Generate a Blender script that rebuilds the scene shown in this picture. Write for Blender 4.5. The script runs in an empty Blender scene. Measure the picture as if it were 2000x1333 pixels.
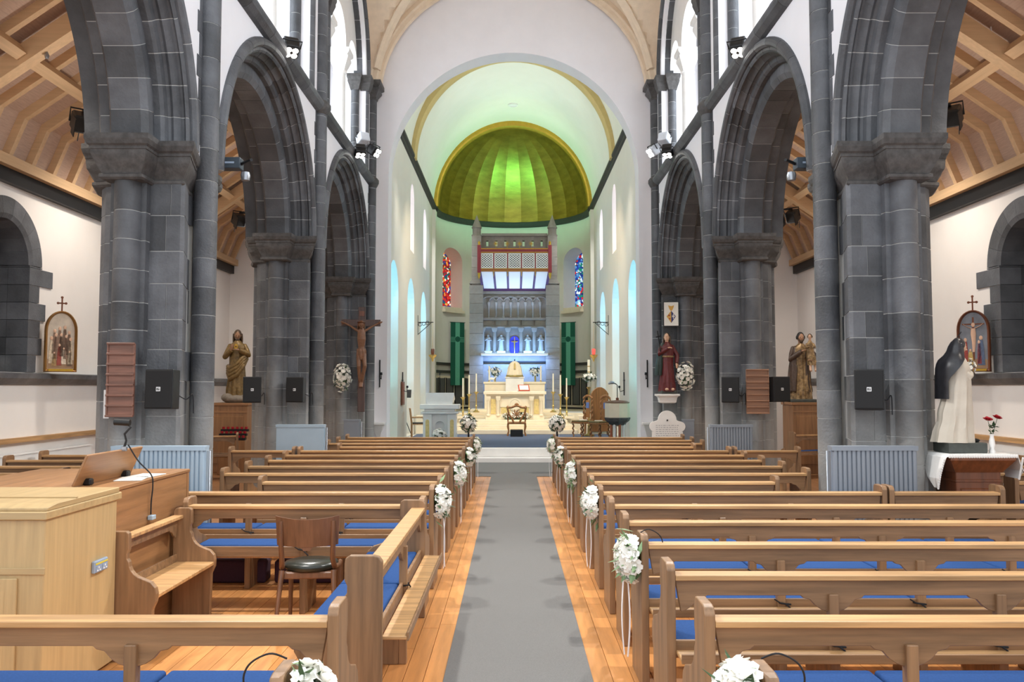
import bpy, bmesh, math, random
from mathutils import Vector, Matrix

random.seed(7)
PI = math.pi
SC = bpy.context.scene
COL = SC.collection

# ------------------------------------------------------------------ camera
F_PX = 1640.0
PITCH = math.atan(90.5 / F_PX)
CAM = Vector((-0.04, 0.0, 1.9))
cd = bpy.data.cameras.new('camera')
cd.sensor_width = 36.0
cd.lens = 36.0 * F_PX / 2000.0
cd.clip_end = 200
cam = bpy.data.objects.new('camera', cd)
COL.objects.link(cam)
cam.location = CAM
cam.rotation_euler = (PI / 2 + PITCH, 0, 0)
SC.camera = cam

# ------------------------------------------------------------------ world, exposure
SC.view_settings.view_transform = 'Standard'
SC.view_settings.look = 'None'
SC.view_settings.gamma = 1.0
SC.view_settings.use_curve_mapping = False
SC.view_settings.exposure = 0.12
SC.cycles.max_bounces = 7
SC.cycles.diffuse_bounces = 5
SC.cycles.sample_clamp_indirect = 6.0

world = bpy.data.worlds.new('overcast_sky')
SC.world = world
world.use_nodes = True
wb = world.node_tree.nodes['Background']
wb.inputs['Color'].default_value = (0.90, 0.95, 1.0, 1)
wb.inputs['Strength'].default_value = 1.7


def area_light(name, loc, target, sx, sy, power, color=(1, 1, 1), spread=180):
    l = bpy.data.lights.new(name, 'AREA')
    l.shape = 'RECTANGLE'
    l.size, l.size_y = sx, sy
    l.energy = power
    l.color = color
    l.spread = math.radians(spread)
    o = bpy.data.objects.new(name, l)
    COL.objects.link(o)
    o.location = loc
    o.rotation_euler = (Vector(target) - Vector(loc)).to_track_quat('-Z', 'Y').to_euler()
    return o


def spot_light(name, loc, target, power, color=(1, 1, 1), angle=60, blend=0.5, radius=0.08):
    l = bpy.data.lights.new(name, 'SPOT')
    l.energy = power
    l.color = color
    l.spot_size = math.radians(angle)
    l.spot_blend = blend
    l.shadow_soft_size = radius
    o = bpy.data.objects.new(name, l)
    COL.objects.link(o)
    o.location = loc
    o.rotation_euler = (Vector(target) - Vector(loc)).to_track_quat('-Z', 'Y').to_euler()
    return o


def point_light(name, loc, power, color=(1, 1, 1), radius=0.1):
    l = bpy.data.lights.new(name, 'POINT')
    l.energy = power
    l.color = color
    l.shadow_soft_size = radius
    o = bpy.data.objects.new(name, l)
    COL.objects.link(o)
    o.location = loc
    return o


for s in (-1, 1):
    # warm downlights under the aisle roofs
    for yc in (8.6, 13.2, 17.6):
        spot_light('aisle_downlight', (s * 5.6, yc, 5.9), (s * 6.6, yc + 0.4, 1.2), 260, (1.0, 0.90, 0.78), 130, 0.8, 0.15)
    # added fill lamps, unseen behind the piers, to brighten the aisle roofs
    for yc in (9.75, 15.45):
        area_light('aisle_roof_fill', (s * 5.0, yc + 1.1, 4.7), (s * 6.0, yc, 7.0), 0.3, 0.3, 14, (1.0, 0.95, 0.90))
# chancel: warm spots on the altar, green floods under the vault, blue strip on the reredos
for s in (-1, 1):
    spot_light('altar_spot', (s * 2.4, 23.4, 9.0), (s * 0.3, 29.0, 0.9), 800, (1.0, 0.84, 0.62), 48, 0.6, 0.15)
    spot_light('sanctuary_spot', (s * 2.6, 22.8, 9.1), (s * 1.6, 27.5, 0.4), 650, (1.0, 0.92, 0.80), 60, 0.8, 0.2)
    for yf in (24.6, 29.2, 33.2):
        spot_light('vault_flood', (s * 3.0, yf, 9.75), (-s * 1.6, yf + 0.6, 12.6), 200, (0.95, 1.0, 0.88), 105, 1.0, 0.25)
area_light('dome_flood', (0, 35.3, 8.4), (0, 36.2, 12.0), 1.6, 0.5, 72, (0.22, 1.0, 0.55))


def P(x, y, Y):
    """world X, Z of photograph pixel (x, y) at depth Y"""
    t = math.atan((666.5 - y) / F_PX) + PITCH
    Z = Y * math.tan(t)
    return CAM.x + (x - 1000) / F_PX * (Y * math.cos(PITCH) + Z * math.sin(PITCH)), CAM.z + Z


# ------------------------------------------------------------------ materials
MATS = {}


def mat(name, col, rough=0.6, metal=0.0, scale=8.0, var=0.12, bump=0.0, rnd=0.0, stretch=None, emit=None,
        emit_s=0.0, coat=0.0, bscale=None, spec=0.5, obj_space=False, sheen=0.0, col2=None):
    m = bpy.data.materials.new(name)
    MATS[name] = m
    m.use_nodes = True
    nt = m.node_tree
    b = nt.nodes['Principled BSDF']
    b.inputs['Roughness'].default_value = rough
    b.inputs['Metallic'].default_value = metal
    b.inputs['Specular IOR Level'].default_value = spec
    if coat:
        b.inputs['Coat Weight'].default_value = coat
        b.inputs['Coat Roughness'].default_value = 0.25
    if sheen:
        b.inputs['Sheen Weight'].default_value = sheen
    if obj_space:
        tc = nt.nodes.new('ShaderNodeTexCoord')
        src = tc.outputs['Object']
    else:
        g = nt.nodes.new('ShaderNodeNewGeometry')
        src = g.outputs['Position']
    if stretch:
        mp = nt.nodes.new('ShaderNodeMapping')
        mp.inputs['Scale'].default_value = stretch
        nt.links.new(src, mp.inputs['Vector'])
        src = mp.outputs['Vector']
    n = nt.nodes.new('ShaderNodeTexNoise')
    n.inputs['Scale'].default_value = scale
    n.inputs['Detail'].default_value = 5
    n.inputs['Roughness'].default_value = 0.6
    nt.links.new(src, n.inputs['Vector'])
    mr = nt.nodes.new('ShaderNodeMapRange')
    mr.inputs['From Min'].default_value = 0.3
    mr.inputs['From Max'].default_value = 0.7
    nt.links.new(n.outputs['Fac'], mr.inputs['Value'])
    mx = nt.nodes.new('ShaderNodeMix')
    mx.data_type = 'RGBA'
    c2 = col2 or tuple(min(1, c * (1 + var)) for c in col)
    c1 = tuple(c * (1 - var) for c in col)
    mx.inputs['A'].default_value = (*c1, 1)
    mx.inputs['B'].default_value = (*c2, 1)
    nt.links.new(mr.outputs['Result'], mx.inputs['Factor'])
    out = mx.outputs['Result']
    if rnd:
        oi = nt.nodes.new('ShaderNodeObjectInfo')
        mr2 = nt.nodes.new('ShaderNodeMapRange')
        mr2.inputs['To Min'].default_value = 1 - rnd
        mr2.inputs['To Max'].default_value = 1 + rnd
        nt.links.new(oi.outputs['Random'], mr2.inputs['Value'])
        hs = nt.nodes.new('ShaderNodeHueSaturation')
        nt.links.new(mr2.outputs['Result'], hs.inputs['Value'])
        nt.links.new(out, hs.inputs['Color'])
        out = hs.outputs['Color']
    nt.links.new(out, b.inputs['Base Color'])
    if bump:
        bn = nt.nodes.new('ShaderNodeTexNoise')
        bn.inputs['Scale'].default_value = bscale or scale * 4
        bn.inputs['Detail'].default_value = 4
        nt.links.new(src, bn.inputs['Vector'])
        bp = nt.nodes.new('ShaderNodeBump')
        bp.inputs['Strength'].default_value = bump
        bp.inputs['Distance'].default_value = 0.02
        nt.links.new(bn.outputs['Fac'], bp.inputs['Height'])
        nt.links.new(bp.outputs['Normal'], b.inputs['Normal'])
    if emit:
        b.inputs['Emission Color'].default_value = (*emit, 1)
        b.inputs['Emission Strength'].default_value = emit_s
    return m


def rgb(r, g, b):
    f = lambda c: ((c / 255 + 0.055) / 1.055) ** 2.4 if c > 10 else c / 255 / 12.92
    return (f(r), f(g), f(b))


STONE = mat('dark_basalt', rgb(82, 84, 88), 0.55, scale=2.6, var=0.34, bump=0.3, rnd=0.36, bscale=35)
def pale_foot(m):
    """salt bloom that has bleached the lowest courses of the old stone in uneven patches"""
    nt = m.node_tree
    b = nt.nodes['Principled BSDF']
    src = b.inputs['Base Color'].links[0].from_socket
    g = nt.nodes.new('ShaderNodeNewGeometry')
    sp = nt.nodes.new('ShaderNodeSeparateXYZ')
    nt.links.new(g.outputs['Position'], sp.inputs[0])
    n = nt.nodes.new('ShaderNodeTexNoise')
    n.inputs['Scale'].default_value = 1.6
    n.inputs['Detail'].default_value = 6
    nt.links.new(g.outputs['Position'], n.inputs['Vector'])
    a = nt.nodes.new('ShaderNodeMath')
    a.operation = 'MULTIPLY_ADD'
    a.inputs[1].default_value = 2.2
    nt.links.new(n.outputs['Fac'], a.inputs[0])
    nt.links.new(sp.outputs['Z'], a.inputs[2])
    r = nt.nodes.new('ShaderNodeMapRange')
    r.inputs['From Min'].default_value = 3.3
    r.inputs['From Max'].default_value = 2.1
    nt.links.new(a.outputs[0], r.inputs['Value'])
    mx = nt.nodes.new('ShaderNodeMix')
    mx.data_type = 'RGBA'
    mx.inputs['B'].default_value = (*rgb(166, 166, 163), 1)
    k = nt.nodes.new('ShaderNodeMath')
    k.operation = 'MULTIPLY'
    k.inputs[1].default_value = 0.7
    nt.links.new(r.outputs['Result'], k.inputs[0])
    nt.links.new(k.outputs[0], mx.inputs['Factor'])
    nt.links.new(src, mx.inputs['A'])
    nt.links.new(mx.outputs['Result'], b.inputs['Base Color'])


pale_foot(STONE)
STONE_CAP = mat('weathered_dark_stone', rgb(78, 76, 75), 0.65, scale=14, var=0.35, bump=0.3, rnd=0.1, bscale=30)
MORTAR = mat('mortar', rgb(190, 190, 188), 0.9, scale=10, var=0.08)
PLASTER = mat('white_plaster', rgb(238, 237, 240), 0.85, scale=2, var=0.02, bump=0.03)
AISLE_PL = mat('aisle_plaster', rgb(236, 231, 226), 0.85, scale=2, var=0.02, bump=0.03)
CHANCEL_PL = mat('chancel_plaster', rgb(234, 229, 218), 0.8, scale=2, var=0.02, bump=0.03)
VAULT_PL = mat('vault_plaster', rgb(236, 236, 224), 0.75, scale=1.5, var=0.02)
RIB = mat('cream_rib_stone', rgb(226, 205, 178), 0.75, scale=6, var=0.06, bump=0.1)
VRIB = mat('tan_arch_rib', rgb(206, 182, 122), 0.7, scale=6, var=0.05)
MARBLE = mat('white_marble', rgb(240, 238, 234), 0.3, scale=3, var=0.05)
CREAM = mat('cream_marble', rgb(240, 226, 200), 0.4, scale=4, var=0.05, rnd=0.03)
ONYX = mat('yellow_onyx', rgb(224, 200, 132), 0.3, scale=14, var=0.18)
REREDOS = mat('reredos_stone', rgb(146, 138, 128), 0.7, scale=8, var=0.1, bump=0.2, rnd=0.08)
GOLD = mat('gold_leaf', rgb(172, 148, 66), 0.36, 0.85, scale=1.6, var=0.25, bump=0.18, bscale=7, stretch=(1, 1, 3), rnd=0.05)
GOLDRIM = mat('gold_rim', rgb(200, 160, 60), 0.4, 0.6, scale=6, var=0.1)
BRASS = mat('brass', rgb(206, 176, 110), 0.28, 0.9, scale=20, var=0.1)
DARKMETAL = mat('black_metal', rgb(24, 24, 26), 0.45, 0.3, scale=20, var=0.1)
STEEL = mat('grey_metal', rgb(160, 164, 170), 0.35, 0.8, scale=20, var=0.05)
BLACKPL = mat('black_plastic', rgb(13, 13, 15), 0.5, scale=30, var=0.1)
GRILLE = mat('speaker_grille', rgb(10, 10, 12), 0.7, scale=120, var=0.4)
WHITEPL = mat('white_plastic', rgb(236, 236, 236), 0.4, scale=20, var=0.02)
GREYPL = mat('grey_plastic', rgb(150, 165, 185), 0.45, scale=20, var=0.04)
YELLOW = mat('yellow_tape', rgb(220, 200, 70), 0.5, scale=20, var=0.04)
PAPER = mat('paper', rgb(236, 234, 226), 0.8, scale=20, var=0.03)
RAD = mat('radiator_paint', rgb(132, 140, 150), 0.4, scale=3, var=0.04)
RADB = mat('blue_radiator_paint', rgb(160, 180, 196), 0.4, scale=3, var=0.04)
RADW = mat('white_radiator_paint', rgb(238, 238, 236), 0.4, scale=3, var=0.02)


def wood(name, c, axis, rough=0.45, var=0.34, rnd=0.10, coat=0.12, fine=20):
    st = {'x': (0.06, 1, 1), 'y': (1, 0.06, 1), 'z': (1, 1, 0.06)}[axis]
    return mat(name, c, rough, scale=fine, var=var, bump=0.06, rnd=rnd, stretch=st, coat=coat, bscale=fine * 2)


OAK = {a: wood('pew_oak_' + a, rgb(138, 105, 74), a) for a in 'xyz'}  # darker oak; shade on the back boards is put into the colour
OAKR = {a: wood('rail_oak_' + a, rgb(188, 146, 98), a) for a in 'xyz'}  # lighter oak for tops; overhead light and wear put into the colour
ORGAN = {a: wood('pale_oak_' + a, rgb(188, 160, 114), a, var=0.14) for a in 'xyz'}
BROWN = {a: wood('brown_oak_' + a, rgb(148, 106, 68), a, var=0.26) for a in 'xyz'}
MAHOG = wood('mahogany', rgb(110, 62, 36), 'z', 0.35)
CHAIRW = wood('chair_beech', rgb(112, 76, 52), 'z', 0.4)
HYMN = wood('hymn_board_wood', rgb(122, 82, 66), 'x', 0.5)
HYMN2 = wood('light_hymn_board_wood', rgb(142, 102, 76), 'x', 0.5)
FLOORW = mat('pine_floor_board', rgb(210, 146, 86), 0.34, scale=14, var=0.22, bump=0.03, rnd=0.16, stretch=(1, 0.07, 1), coat=0.3)
FLOORB = mat('floor_gap', rgb(70, 42, 24), 0.8)
AISLEF = mat('aisle_floor_board', rgb(150, 104, 66), 0.5, scale=14, var=0.2, stretch=(1, 0.07, 1))
TIMBER = {a: wood('roof_timber_' + a, rgb(206, 172, 132), a, 0.6, 0.1, 0.05, 0) for a in 'xyz'}
BOARD = mat('roof_boarding', rgb(190, 164, 146), 0.8, scale=60, var=0.12, stretch=(1, 0.1, 1))
CARPET = mat('grey_carpet', rgb(104, 103, 101), 0.95, scale=160, var=0.25, bump=0.3, sheen=0.2)
BLUEC = mat('blue_carpet', rgb(66, 80, 112), 0.95, scale=120, var=0.3, bump=0.2, sheen=0.2)
BLUE = mat('blue_fabric', rgb(37, 72, 126), 0.9, scale=90, var=0.14, bump=0.15, rnd=0.06, spec=0.2)
PURPLE = mat('purple_fabric', rgb(66, 40, 58), 0.85, scale=90, var=0.14)
BLACKCL = mat('black_cord', rgb(24, 24, 28), 0.8)
LEATHER = mat('green_black_leather', rgb(40, 44, 38), 0.28, scale=40, var=0.12, bump=0.05)
PETAL = mat('white_petal', rgb(250, 248, 240), 0.7, scale=40, var=0.04, rnd=0.04)
LEAF = mat('dark_leaf', rgb(50, 78, 42), 0.55, scale=20, var=0.3)
LEAF2 = mat('sage_leaf', rgb(120, 146, 104), 0.6, scale=20, var=0.25)
RIBBON = mat('white_ribbon', rgb(250, 249, 252), 0.45, scale=20, var=0.02)
RED = mat('red_rose', rgb(168, 14, 34), 0.6, scale=30, var=0.2)
CRIMSON = mat('crimson_paint', rgb(140, 44, 52), 0.5, scale=20, var=0.1)
CLOTH = mat('white_cloth', rgb(244, 243, 240), 0.85, scale=30, var=0.02)
VEIL = mat('cream_silk', rgb(244, 226, 196), 0.6, scale=20, var=0.05)
GREENB = mat('dark_green_banner', rgb(14, 92, 70), 0.8, scale=40, var=0.1)
GREENL = mat('light_green_banner', rgb(100, 178, 148), 0.8, scale=40, var=0.08)
GREENV = mat('green_vestment', rgb(112, 172, 92), 0.8, scale=40, var=0.08)
SLATE = mat('slate_panel', rgb(92, 92, 90), 0.6, scale=12, var=0.2, stretch=(8, 8, 0.5))
SKIN = mat('painted_skin', rgb(214, 174, 146), 0.6, scale=20, var=0.05)
WAX = mat('candle_wax', rgb(248, 238, 216), 0.5, scale=10, var=0.02)
LED = mat('lamp_face', (1, 1, 1), 0.4, emit=(1, 0.97, 0.9), emit_s=9)
DAYGLASS = mat('daylit_glass', (0.8, 0.9, 1), 0.4, emit=(0.88, 0.94, 1.0), emit_s=5.5)
GREYGLASS = mat('leaded_grey_glass', rgb(150, 156, 162), 0.3, scale=20, var=0.1)
LILAC = mat('lilac_lit_glass', (0.8, 0.8, 1), 0.4, emit=(0.80, 0.78, 1.0), emit_s=2.2)


def stained(name, cols, s=1.0):
    m = bpy.data.materials.new(name)
    m.use_nodes = True
    nt = m.node_tree
    b = nt.nodes['Principled BSDF']
    g = nt.nodes.new('ShaderNodeNewGeometry')
    v = nt.nodes.new('ShaderNodeTexVoronoi')
    v.inputs['Scale'].default_value = 11.0
    nt.links.new(g.outputs['Position'], v.inputs['Vector'])
    sep = nt.nodes.new('ShaderNodeSeparateColor')
    nt.links.new(v.outputs['Color'], sep.inputs['Color'])
    cr = nt.nodes.new('ShaderNodeValToRGB')
    cr.color_ramp.interpolation = 'CONSTANT'
    el = cr.color_ramp.elements
    while len(el) < len(cols):
        el.new(0.5)
    for i, c in enumerate(cols):
        el[i].position = i / len(cols)
        el[i].color = (*c, 1)
    nt.links.new(sep.outputs['Red'], cr.inputs['Fac'])
    d = nt.nodes.new('ShaderNodeTexVoronoi')
    d.feature = 'DISTANCE_TO_EDGE'
    d.inputs['Scale'].default_value = 11.0
    nt.links.new(g.outputs['Position'], d.inputs['Vector'])
    gt = nt.nodes.new('ShaderNodeMath')
    gt.operation = 'GREATER_THAN'
    gt.inputs[1].default_value = 0.045
    nt.links.new(d.outputs['Distance'], gt.inputs[0])
    mx = nt.nodes.new('ShaderNodeMix')
    mx.data_type = 'RGBA'
    mx.inputs['A'].default_value = (0.01, 0.01, 0.012, 1)
    nt.links.new(gt.outputs[0], mx.inputs['Factor'])
    nt.links.new(cr.outputs['Color'], mx.inputs['B'])
    nt.links.new(mx.outputs['Result'], b.inputs['Base Color'])
    nt.links.new(mx.outputs['Result'], b.inputs['Emission Color'])
    b.inputs['Emission Strength'].default_value = s
    b.inputs['Roughness'].default_value = 0.3
    return m


# ------------------------------------------------------------------ mesh builder
class MB:
    def __init__(self):
        self.v, self.f = [], []

    def add(self, vs, fs):
        o = len(self.v)
        self.v += [tuple(p) for p in vs]
        self.f += [tuple(i + o for i in f) for f in fs]
        return self

    def box(self, x0, x1, y0, y1, z0, z1):
        vs = [(x, y, z) for z in (z0, z1) for y in (y0, y1) for x in (x0, x1)]
        return self.add(vs, [(0, 2, 3, 1), (4, 5, 7, 6), (0, 1, 5, 4), (2, 6, 7, 3), (0, 4, 6, 2), (1, 3, 7, 5)])

    def prism(self, poly, axis, a0, a1):
        def pt(p, a):
            return {'x': (a, p[0], p[1]), 'y': (p[0], a, p[1]), 'z': (p[0], p[1], a)}[axis]
        n = len(poly)
        vs = [pt(p, a0) for p in poly] + [pt(p, a1) for p in poly]
        fs = [tuple(range(n))[::-1], tuple(range(n, 2 * n))]
        fs += [(i, (i + 1) % n, n + (i + 1) % n, n + i) for i in range(n)]
        return self.add(vs, fs)

    def loft(self, rings, cap=True, closed=True):
        n = len(rings[0])
        vs = [p for r in rings for p in r]
        fs = []
        for k in range(len(rings) - 1):
            for i in range(n if closed else n - 1):
                j = (i + 1) % n
                fs.append((k * n + i, k * n + j, (k + 1) * n + j, (k + 1) * n + i))
        if cap:
            fs.append(tuple(range(n))[::-1])
            fs.append(tuple(range((len(rings) - 1) * n, len(rings) * n)))
        return self.add(vs, fs)

    def lathe(self, prof, n=20, c=(0, 0, 0), sx=1, sy=1, cap=True):
        rings = [[(c[0] + r * sx * math.cos(2 * PI * i / n), c[1] + r * sy * math.sin(2 * PI * i / n), c[2] + z)
                  for i in range(n)] for r, z in prof]
        return self.loft(rings, cap)

    def cyl(self, x, y, z0, z1, r, n=20, r2=None):
        return self.lathe([(r, z0), (r if r2 is None else r2, z1)], n, (x, y, 0))

    def tube(self, pts, rad, n=8, cap=True, flat=1.0):
        pts = [Vector(p) for p in pts]
        rad = rad if isinstance(rad, (list, tuple)) else [rad] * len(pts)
        up = None
        rings = []
        for i, p in enumerate(pts):
            d = (pts[min(i + 1, len(pts) - 1)] - pts[max(i - 1, 0)])
            if d.length < 1e-9:
                d = Vector((0, 0, 1))
            d.normalize()
            if up is None:
                up = Vector((0, 0, 1)) if abs(d.z) < 0.9 else Vector((0, 1, 0))
            a = d.cross(up)
            if a.length < 1e-6:
                a = d.cross(Vector((1, 0, 0)))
            a.normalize()
            b = a.cross(d).normalized()
            up = b
            rings.append([p + (a * math.cos(2 * PI * k / n) + b * math.sin(2 * PI * k / n) * flat) * rad[i]
                          for k in range(n)])
        return self.loft(rings, cap)

    def ball(self, c, rx, ry=None, rz=None, n=14, m=9):
        ry = rx if ry is None else ry
        rz = rx if rz is None else rz
        rings = []
        for k in range(1, m):
            t = -PI / 2 + PI * k / m
            rings.append([(c[0] + rx * math.cos(t) * math.cos(2 * PI * i / n),
                           c[1] + ry * math.cos(t) * math.sin(2 * PI * i / n), c[2] + rz * math.sin(t)) for i in range(n)])
        o = len(self.v)
        self.loft(rings, False)
        b, t = len(self.v), len(self.v) + 1
        self.v += [(c[0], c[1], c[2] - rz), (c[0], c[1], c[2] + rz)]
        L = (len(rings) - 1) * n
        for i in range(n):
            j = (i + 1) % n
            self.f.append((o + j, o + i, b))
            self.f.append((o + L + i, o + L + j, t))
        return self

    def xf(self, M, start=0):
        for i in range(start, len(self.v)):
            self.v[i] = tuple(M @ Vector(self.v[i]))
        return self

    def mesh(self, name, material, smooth=None, bevel=0.0, seg=1, weld=False):
        me = bpy.data.meshes.new(name)
        bm = bmesh.new()
        vs = [bm.verts.new(p) for p in self.v]
        for f in self.f:
            try:
                bm.faces.new([vs[i] for i in f])
            except ValueError:
                pass
        if weld:
            bmesh.ops.remove_doubles(bm, verts=bm.verts, dist=1e-5)
        bmesh.ops.recalc_face_normals(bm, faces=bm.faces)
        if bevel:
            es = [e for e in bm.edges if len(e.link_faces) == 2 and e.calc_face_angle(0) > 0.6]
            bmesh.ops.bevel(bm, geom=es, offset=bevel, segments=seg, affect='EDGES', profile=0.5, clamp_overlap=True)
        bm.to_mesh(me)
        bm.free()
        if material is not None:
            for mm in (material if isinstance(material, (list, tuple)) else [material]):
                me.materials.append(mm)
        if smooth is not None:
            me.shade_smooth()
            me.set_sharp_from_angle(angle=math.radians(smooth))
        return me

    def build(self, name, material, parent=None, smooth=None, bevel=0.0, seg=1, weld=False, **kw):
        return link(name, self.mesh(name, material, smooth, bevel, seg, weld), parent, **kw)


def tag(o, label=None, cat=None, group=None, kind=None):
    if label:
        o['label'] = label
    if cat:
        o['category'] = cat
    if group:
        o['group'] = group
    if kind:
        o['kind'] = kind
    return o


def link(name, data, parent=None, loc=None, rot=None, label=None, cat=None, group=None, kind=None):
    o = bpy.data.objects.new(name, data)
    COL.objects.link(o)
    if parent is not None:
        o.parent = parent
    if loc is not None:
        o.location = loc
    if rot is not None:
        o.rotation_euler = rot
    return tag(o, label, cat, group, kind)


def thing(name, label, cat, loc=(0, 0, 0), rz=0.0, group=None, kind=None):
    o = link(name, None, None, loc, (0, 0, rz), label, cat, group, kind)
    o.empty_display_size = 0.1
    return o


def copy_tree(o, parent=None):
    c = o.copy()
    COL.objects.link(c)
    c.parent = parent
    for ch in o.children:
        copy_tree(ch, c)
    return c


def spline(pts, n=6):
    """Catmull-Rom samples through pts, for hanging cables"""
    P_ = [Vector(p) for p in pts]
    P_ = [P_[0]] + P_ + [P_[-1]]
    out = []
    for i in range(1, len(P_) - 2):
        a, b, c, d = P_[i - 1:i + 3]
        for j in range(n):
            t = j / n
            out.append(0.5 * ((2 * b) + (c - a) * t + (2 * a - 5 * b + 4 * c - d) * t * t + (3 * b - a - 3 * c + d) * t ** 3))
    out.append(P_[-2])
    return out


def arc(cx, cy, r, a0, a1, n):
    return [(cx + r * math.cos(math.radians(a0 + (a1 - a0) * i / n)), cy + r * math.sin(math.radians(a0 + (a1 - a0) * i / n)))
            for i in range(n + 1)]


def pierced_wall(fn, s0, s1, z0, z1, opens, depth, step=0.4, zcap=None):
    """front of a wall fn(s, z, d) with arched openings (sa, sb, zbottom, zspring, rise or None) and their reveals to depth d"""
    cuts = {s0, s1}
    n = max(1, int(math.ceil((s1 - s0) / step)))
    for i in range(n + 1):
        cuts.add(s0 + (s1 - s0) * i / n)
    for (a, b, zb, zs, rise) in opens:
        cuts = {c for c in cuts if not (a < c < b)}
        k = 16 if b - a < 3 else 48
        for i in range(k + 1):
            t = PI * i / k
            cuts.add((a + b) / 2 - (b - a) / 2 * math.cos(t))
    cuts = sorted(cuts)
    cl = [cuts[0]]
    for c in cuts[1:]:
        if c - cl[-1] > 1e-5:
            cl.append(c)
    cuts = cl

    def top(o, s):
        a, b, zb, zs, rise = o
        c, r = (a + b) / 2, (b - a) / 2
        q = max(0.0, 1 - ((s - c) / r) ** 2)
        return zs + (r if rise is None else rise) * math.sqrt(q)
    mb = MB()
    rev = MB()
    zt = (lambda s: z1) if zcap is None else zcap
    for i in range(len(cuts) - 1):
        a, b = cuts[i], cuts[i + 1]
        m = (a + b) / 2
        os_ = sorted([o for o in opens if o[0] < m < o[1]], key=lambda o: o[2])
        lo = (z0, z0)
        for o in os_:
            if o[2] > z0 + 1e-6:
                mb.add([fn(a, lo[0], 0), fn(b, lo[1], 0), fn(b, o[2], 0), fn(a, o[2], 0)], [(0, 1, 2, 3)])
                rev.add([fn(a, o[2], 0), fn(b, o[2], 0), fn(b, o[2], depth), fn(a, o[2], depth)], [(0, 1, 2, 3)])
            ta, tb = top(o, a), top(o, b)
            rev.add([fn(a, ta, 0), fn(b, tb, 0), fn(b, tb, depth), fn(a, ta, depth)], [(3, 2, 1, 0)])
            lo = (ta, tb)
        mb.add([fn(a, lo[0], 0), fn(b, lo[1], 0), fn(b, zt(b), 0), fn(a, zt(a), 0)], [(0, 1, 2, 3)])
    for o in opens:
        for s in (o[0], o[1]):
            rev.add([fn(s, o[2], 0), fn(s, o[3], 0), fn(s, o[3], depth), fn(s, o[2], depth)], [(0, 1, 2, 3)])
    return mb, rev


def arch_pane(fn, o, d, mb=None):
    """flat fill of an arched opening at depth d"""
    a, b, zb, zs, rise = o
    mb = mb or MB()
    c, r = (a + b) / 2, (b - a) / 2
    k = 16
    ss = [c - r * math.cos(PI * i / k) for i in range(k + 1)]
    tp = [zs + (r if rise is None else rise) * math.sin(PI * i / k) for i in range(k + 1)]
    for i in range(k):
        mb.add([fn(ss[i], zb, d), fn(ss[i + 1], zb, d), fn(ss[i + 1], tp[i + 1], d), fn(ss[i], tp[i], d)], [(0, 1, 2, 3)])
    return mb
# ================================================================== SETTING
NAVE_W = 3.66        # nave wall plane
AISLE_W = 7.25      # aisle outer wall plane
PIER_X = 4.17
PSX = 0.84
SPRING = 4.55
PIER_Y = (4.05, 9.75, 15.45)
BAY_Y = (6.9, 12.6, 18.3)
from mathutils import noise as mnoise


def S(name, mb, m, label, cat, parent=None, **kw):
    if parent is None:
        return mb.build(name, m, None, label=label, cat=cat, kind='structure', **kw)
    return mb.build(name, m, parent, **kw)


# ---- floor with boards
fl = S('floor', MB().box(-7.6, 7.6, -1.5, 21.8, -0.10, -0.022), FLOORB, 'boarded church floor under the pews', 'floor')
unit = MB().box(-0.0645, 0.0645, 0.0, 1.0, -0.022, 0.0).mesh('plank', FLOORW)
for s in (-1, 1):
    for i in range(23):
        x = s * (0.485 + 0.065 + 0.133 * i)
        cuts = [-0.5]
        while cuts[-1] < 18.0:
            cuts.append(min(18.0, cuts[-1] + random.uniform(3.2, 5.2)))
        for a, b in zip(cuts, cuts[1:]):
            o = link('plank', unit, fl, (x, a + 0.002, 0))
            o.scale = (1, b - a - 0.004, 1)
    sid = 'left' if s < 0 else 'right'
    S('aisle_floor_' + sid, MB().box(min(s * 3.55, s * 7.3), max(s * 3.55, s * 7.3), -1.0, 21.4, -0.022, -0.004), AISLEF,
      'plain boards of the %s side aisle behind the stone piers' % sid, 'floor')
cp = MB().prism([(-0.485, 0.2), (0.485, 0.2), (0.485, 18.0), (3.45, 18.0), (3.45, 21.3), (-3.45, 21.3), (-3.45, 18.0), (-0.485, 18.0)],
                'z', -0.012, 0.008)
cp.build('aisle_carpet', CARPET, label='long grey carpet runner down the middle of the nave', cat='carpet')


# ---- compound piers
def offset_poly(poly, d):
    n = len(poly)
    area = sum(poly[i][0] * poly[(i + 1) % n][1] - poly[(i + 1) % n][0] * poly[i][1] for i in range(n))
    sg = 1 if area > 0 else -1
    out = []
    for i in range(n):
        p0, p1, p2 = Vector(poly[i - 1]), Vector(poly[i]), Vector(poly[(i + 1) % n])
        e1, e2 = (p1 - p0).normalized(), (p2 - p1).normalized()
        n1, n2 = Vector((e1.y, -e1.x)) * sg, Vector((e2.y, -e2.x)) * sg
        b = n1 + n2
        k = d / max(0.35, (b.dot(n1)))
        out.append(tuple(p1 + b * k))
    return out


def resample(poly, n):
    L = [(Vector(poly[(i + 1) % len(poly)]) - Vector(poly[i])).length for i in range(len(poly))]
    tot = sum(L)
    pts = []
    for i, l in enumerate(L):
        k = max(1, round(n * l / tot))
        for j in range(k):
            pts.append(tuple(Vector(poly[i]).lerp(Vector(poly[(i + 1) % len(poly)]), j / k)))
    return pts


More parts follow.
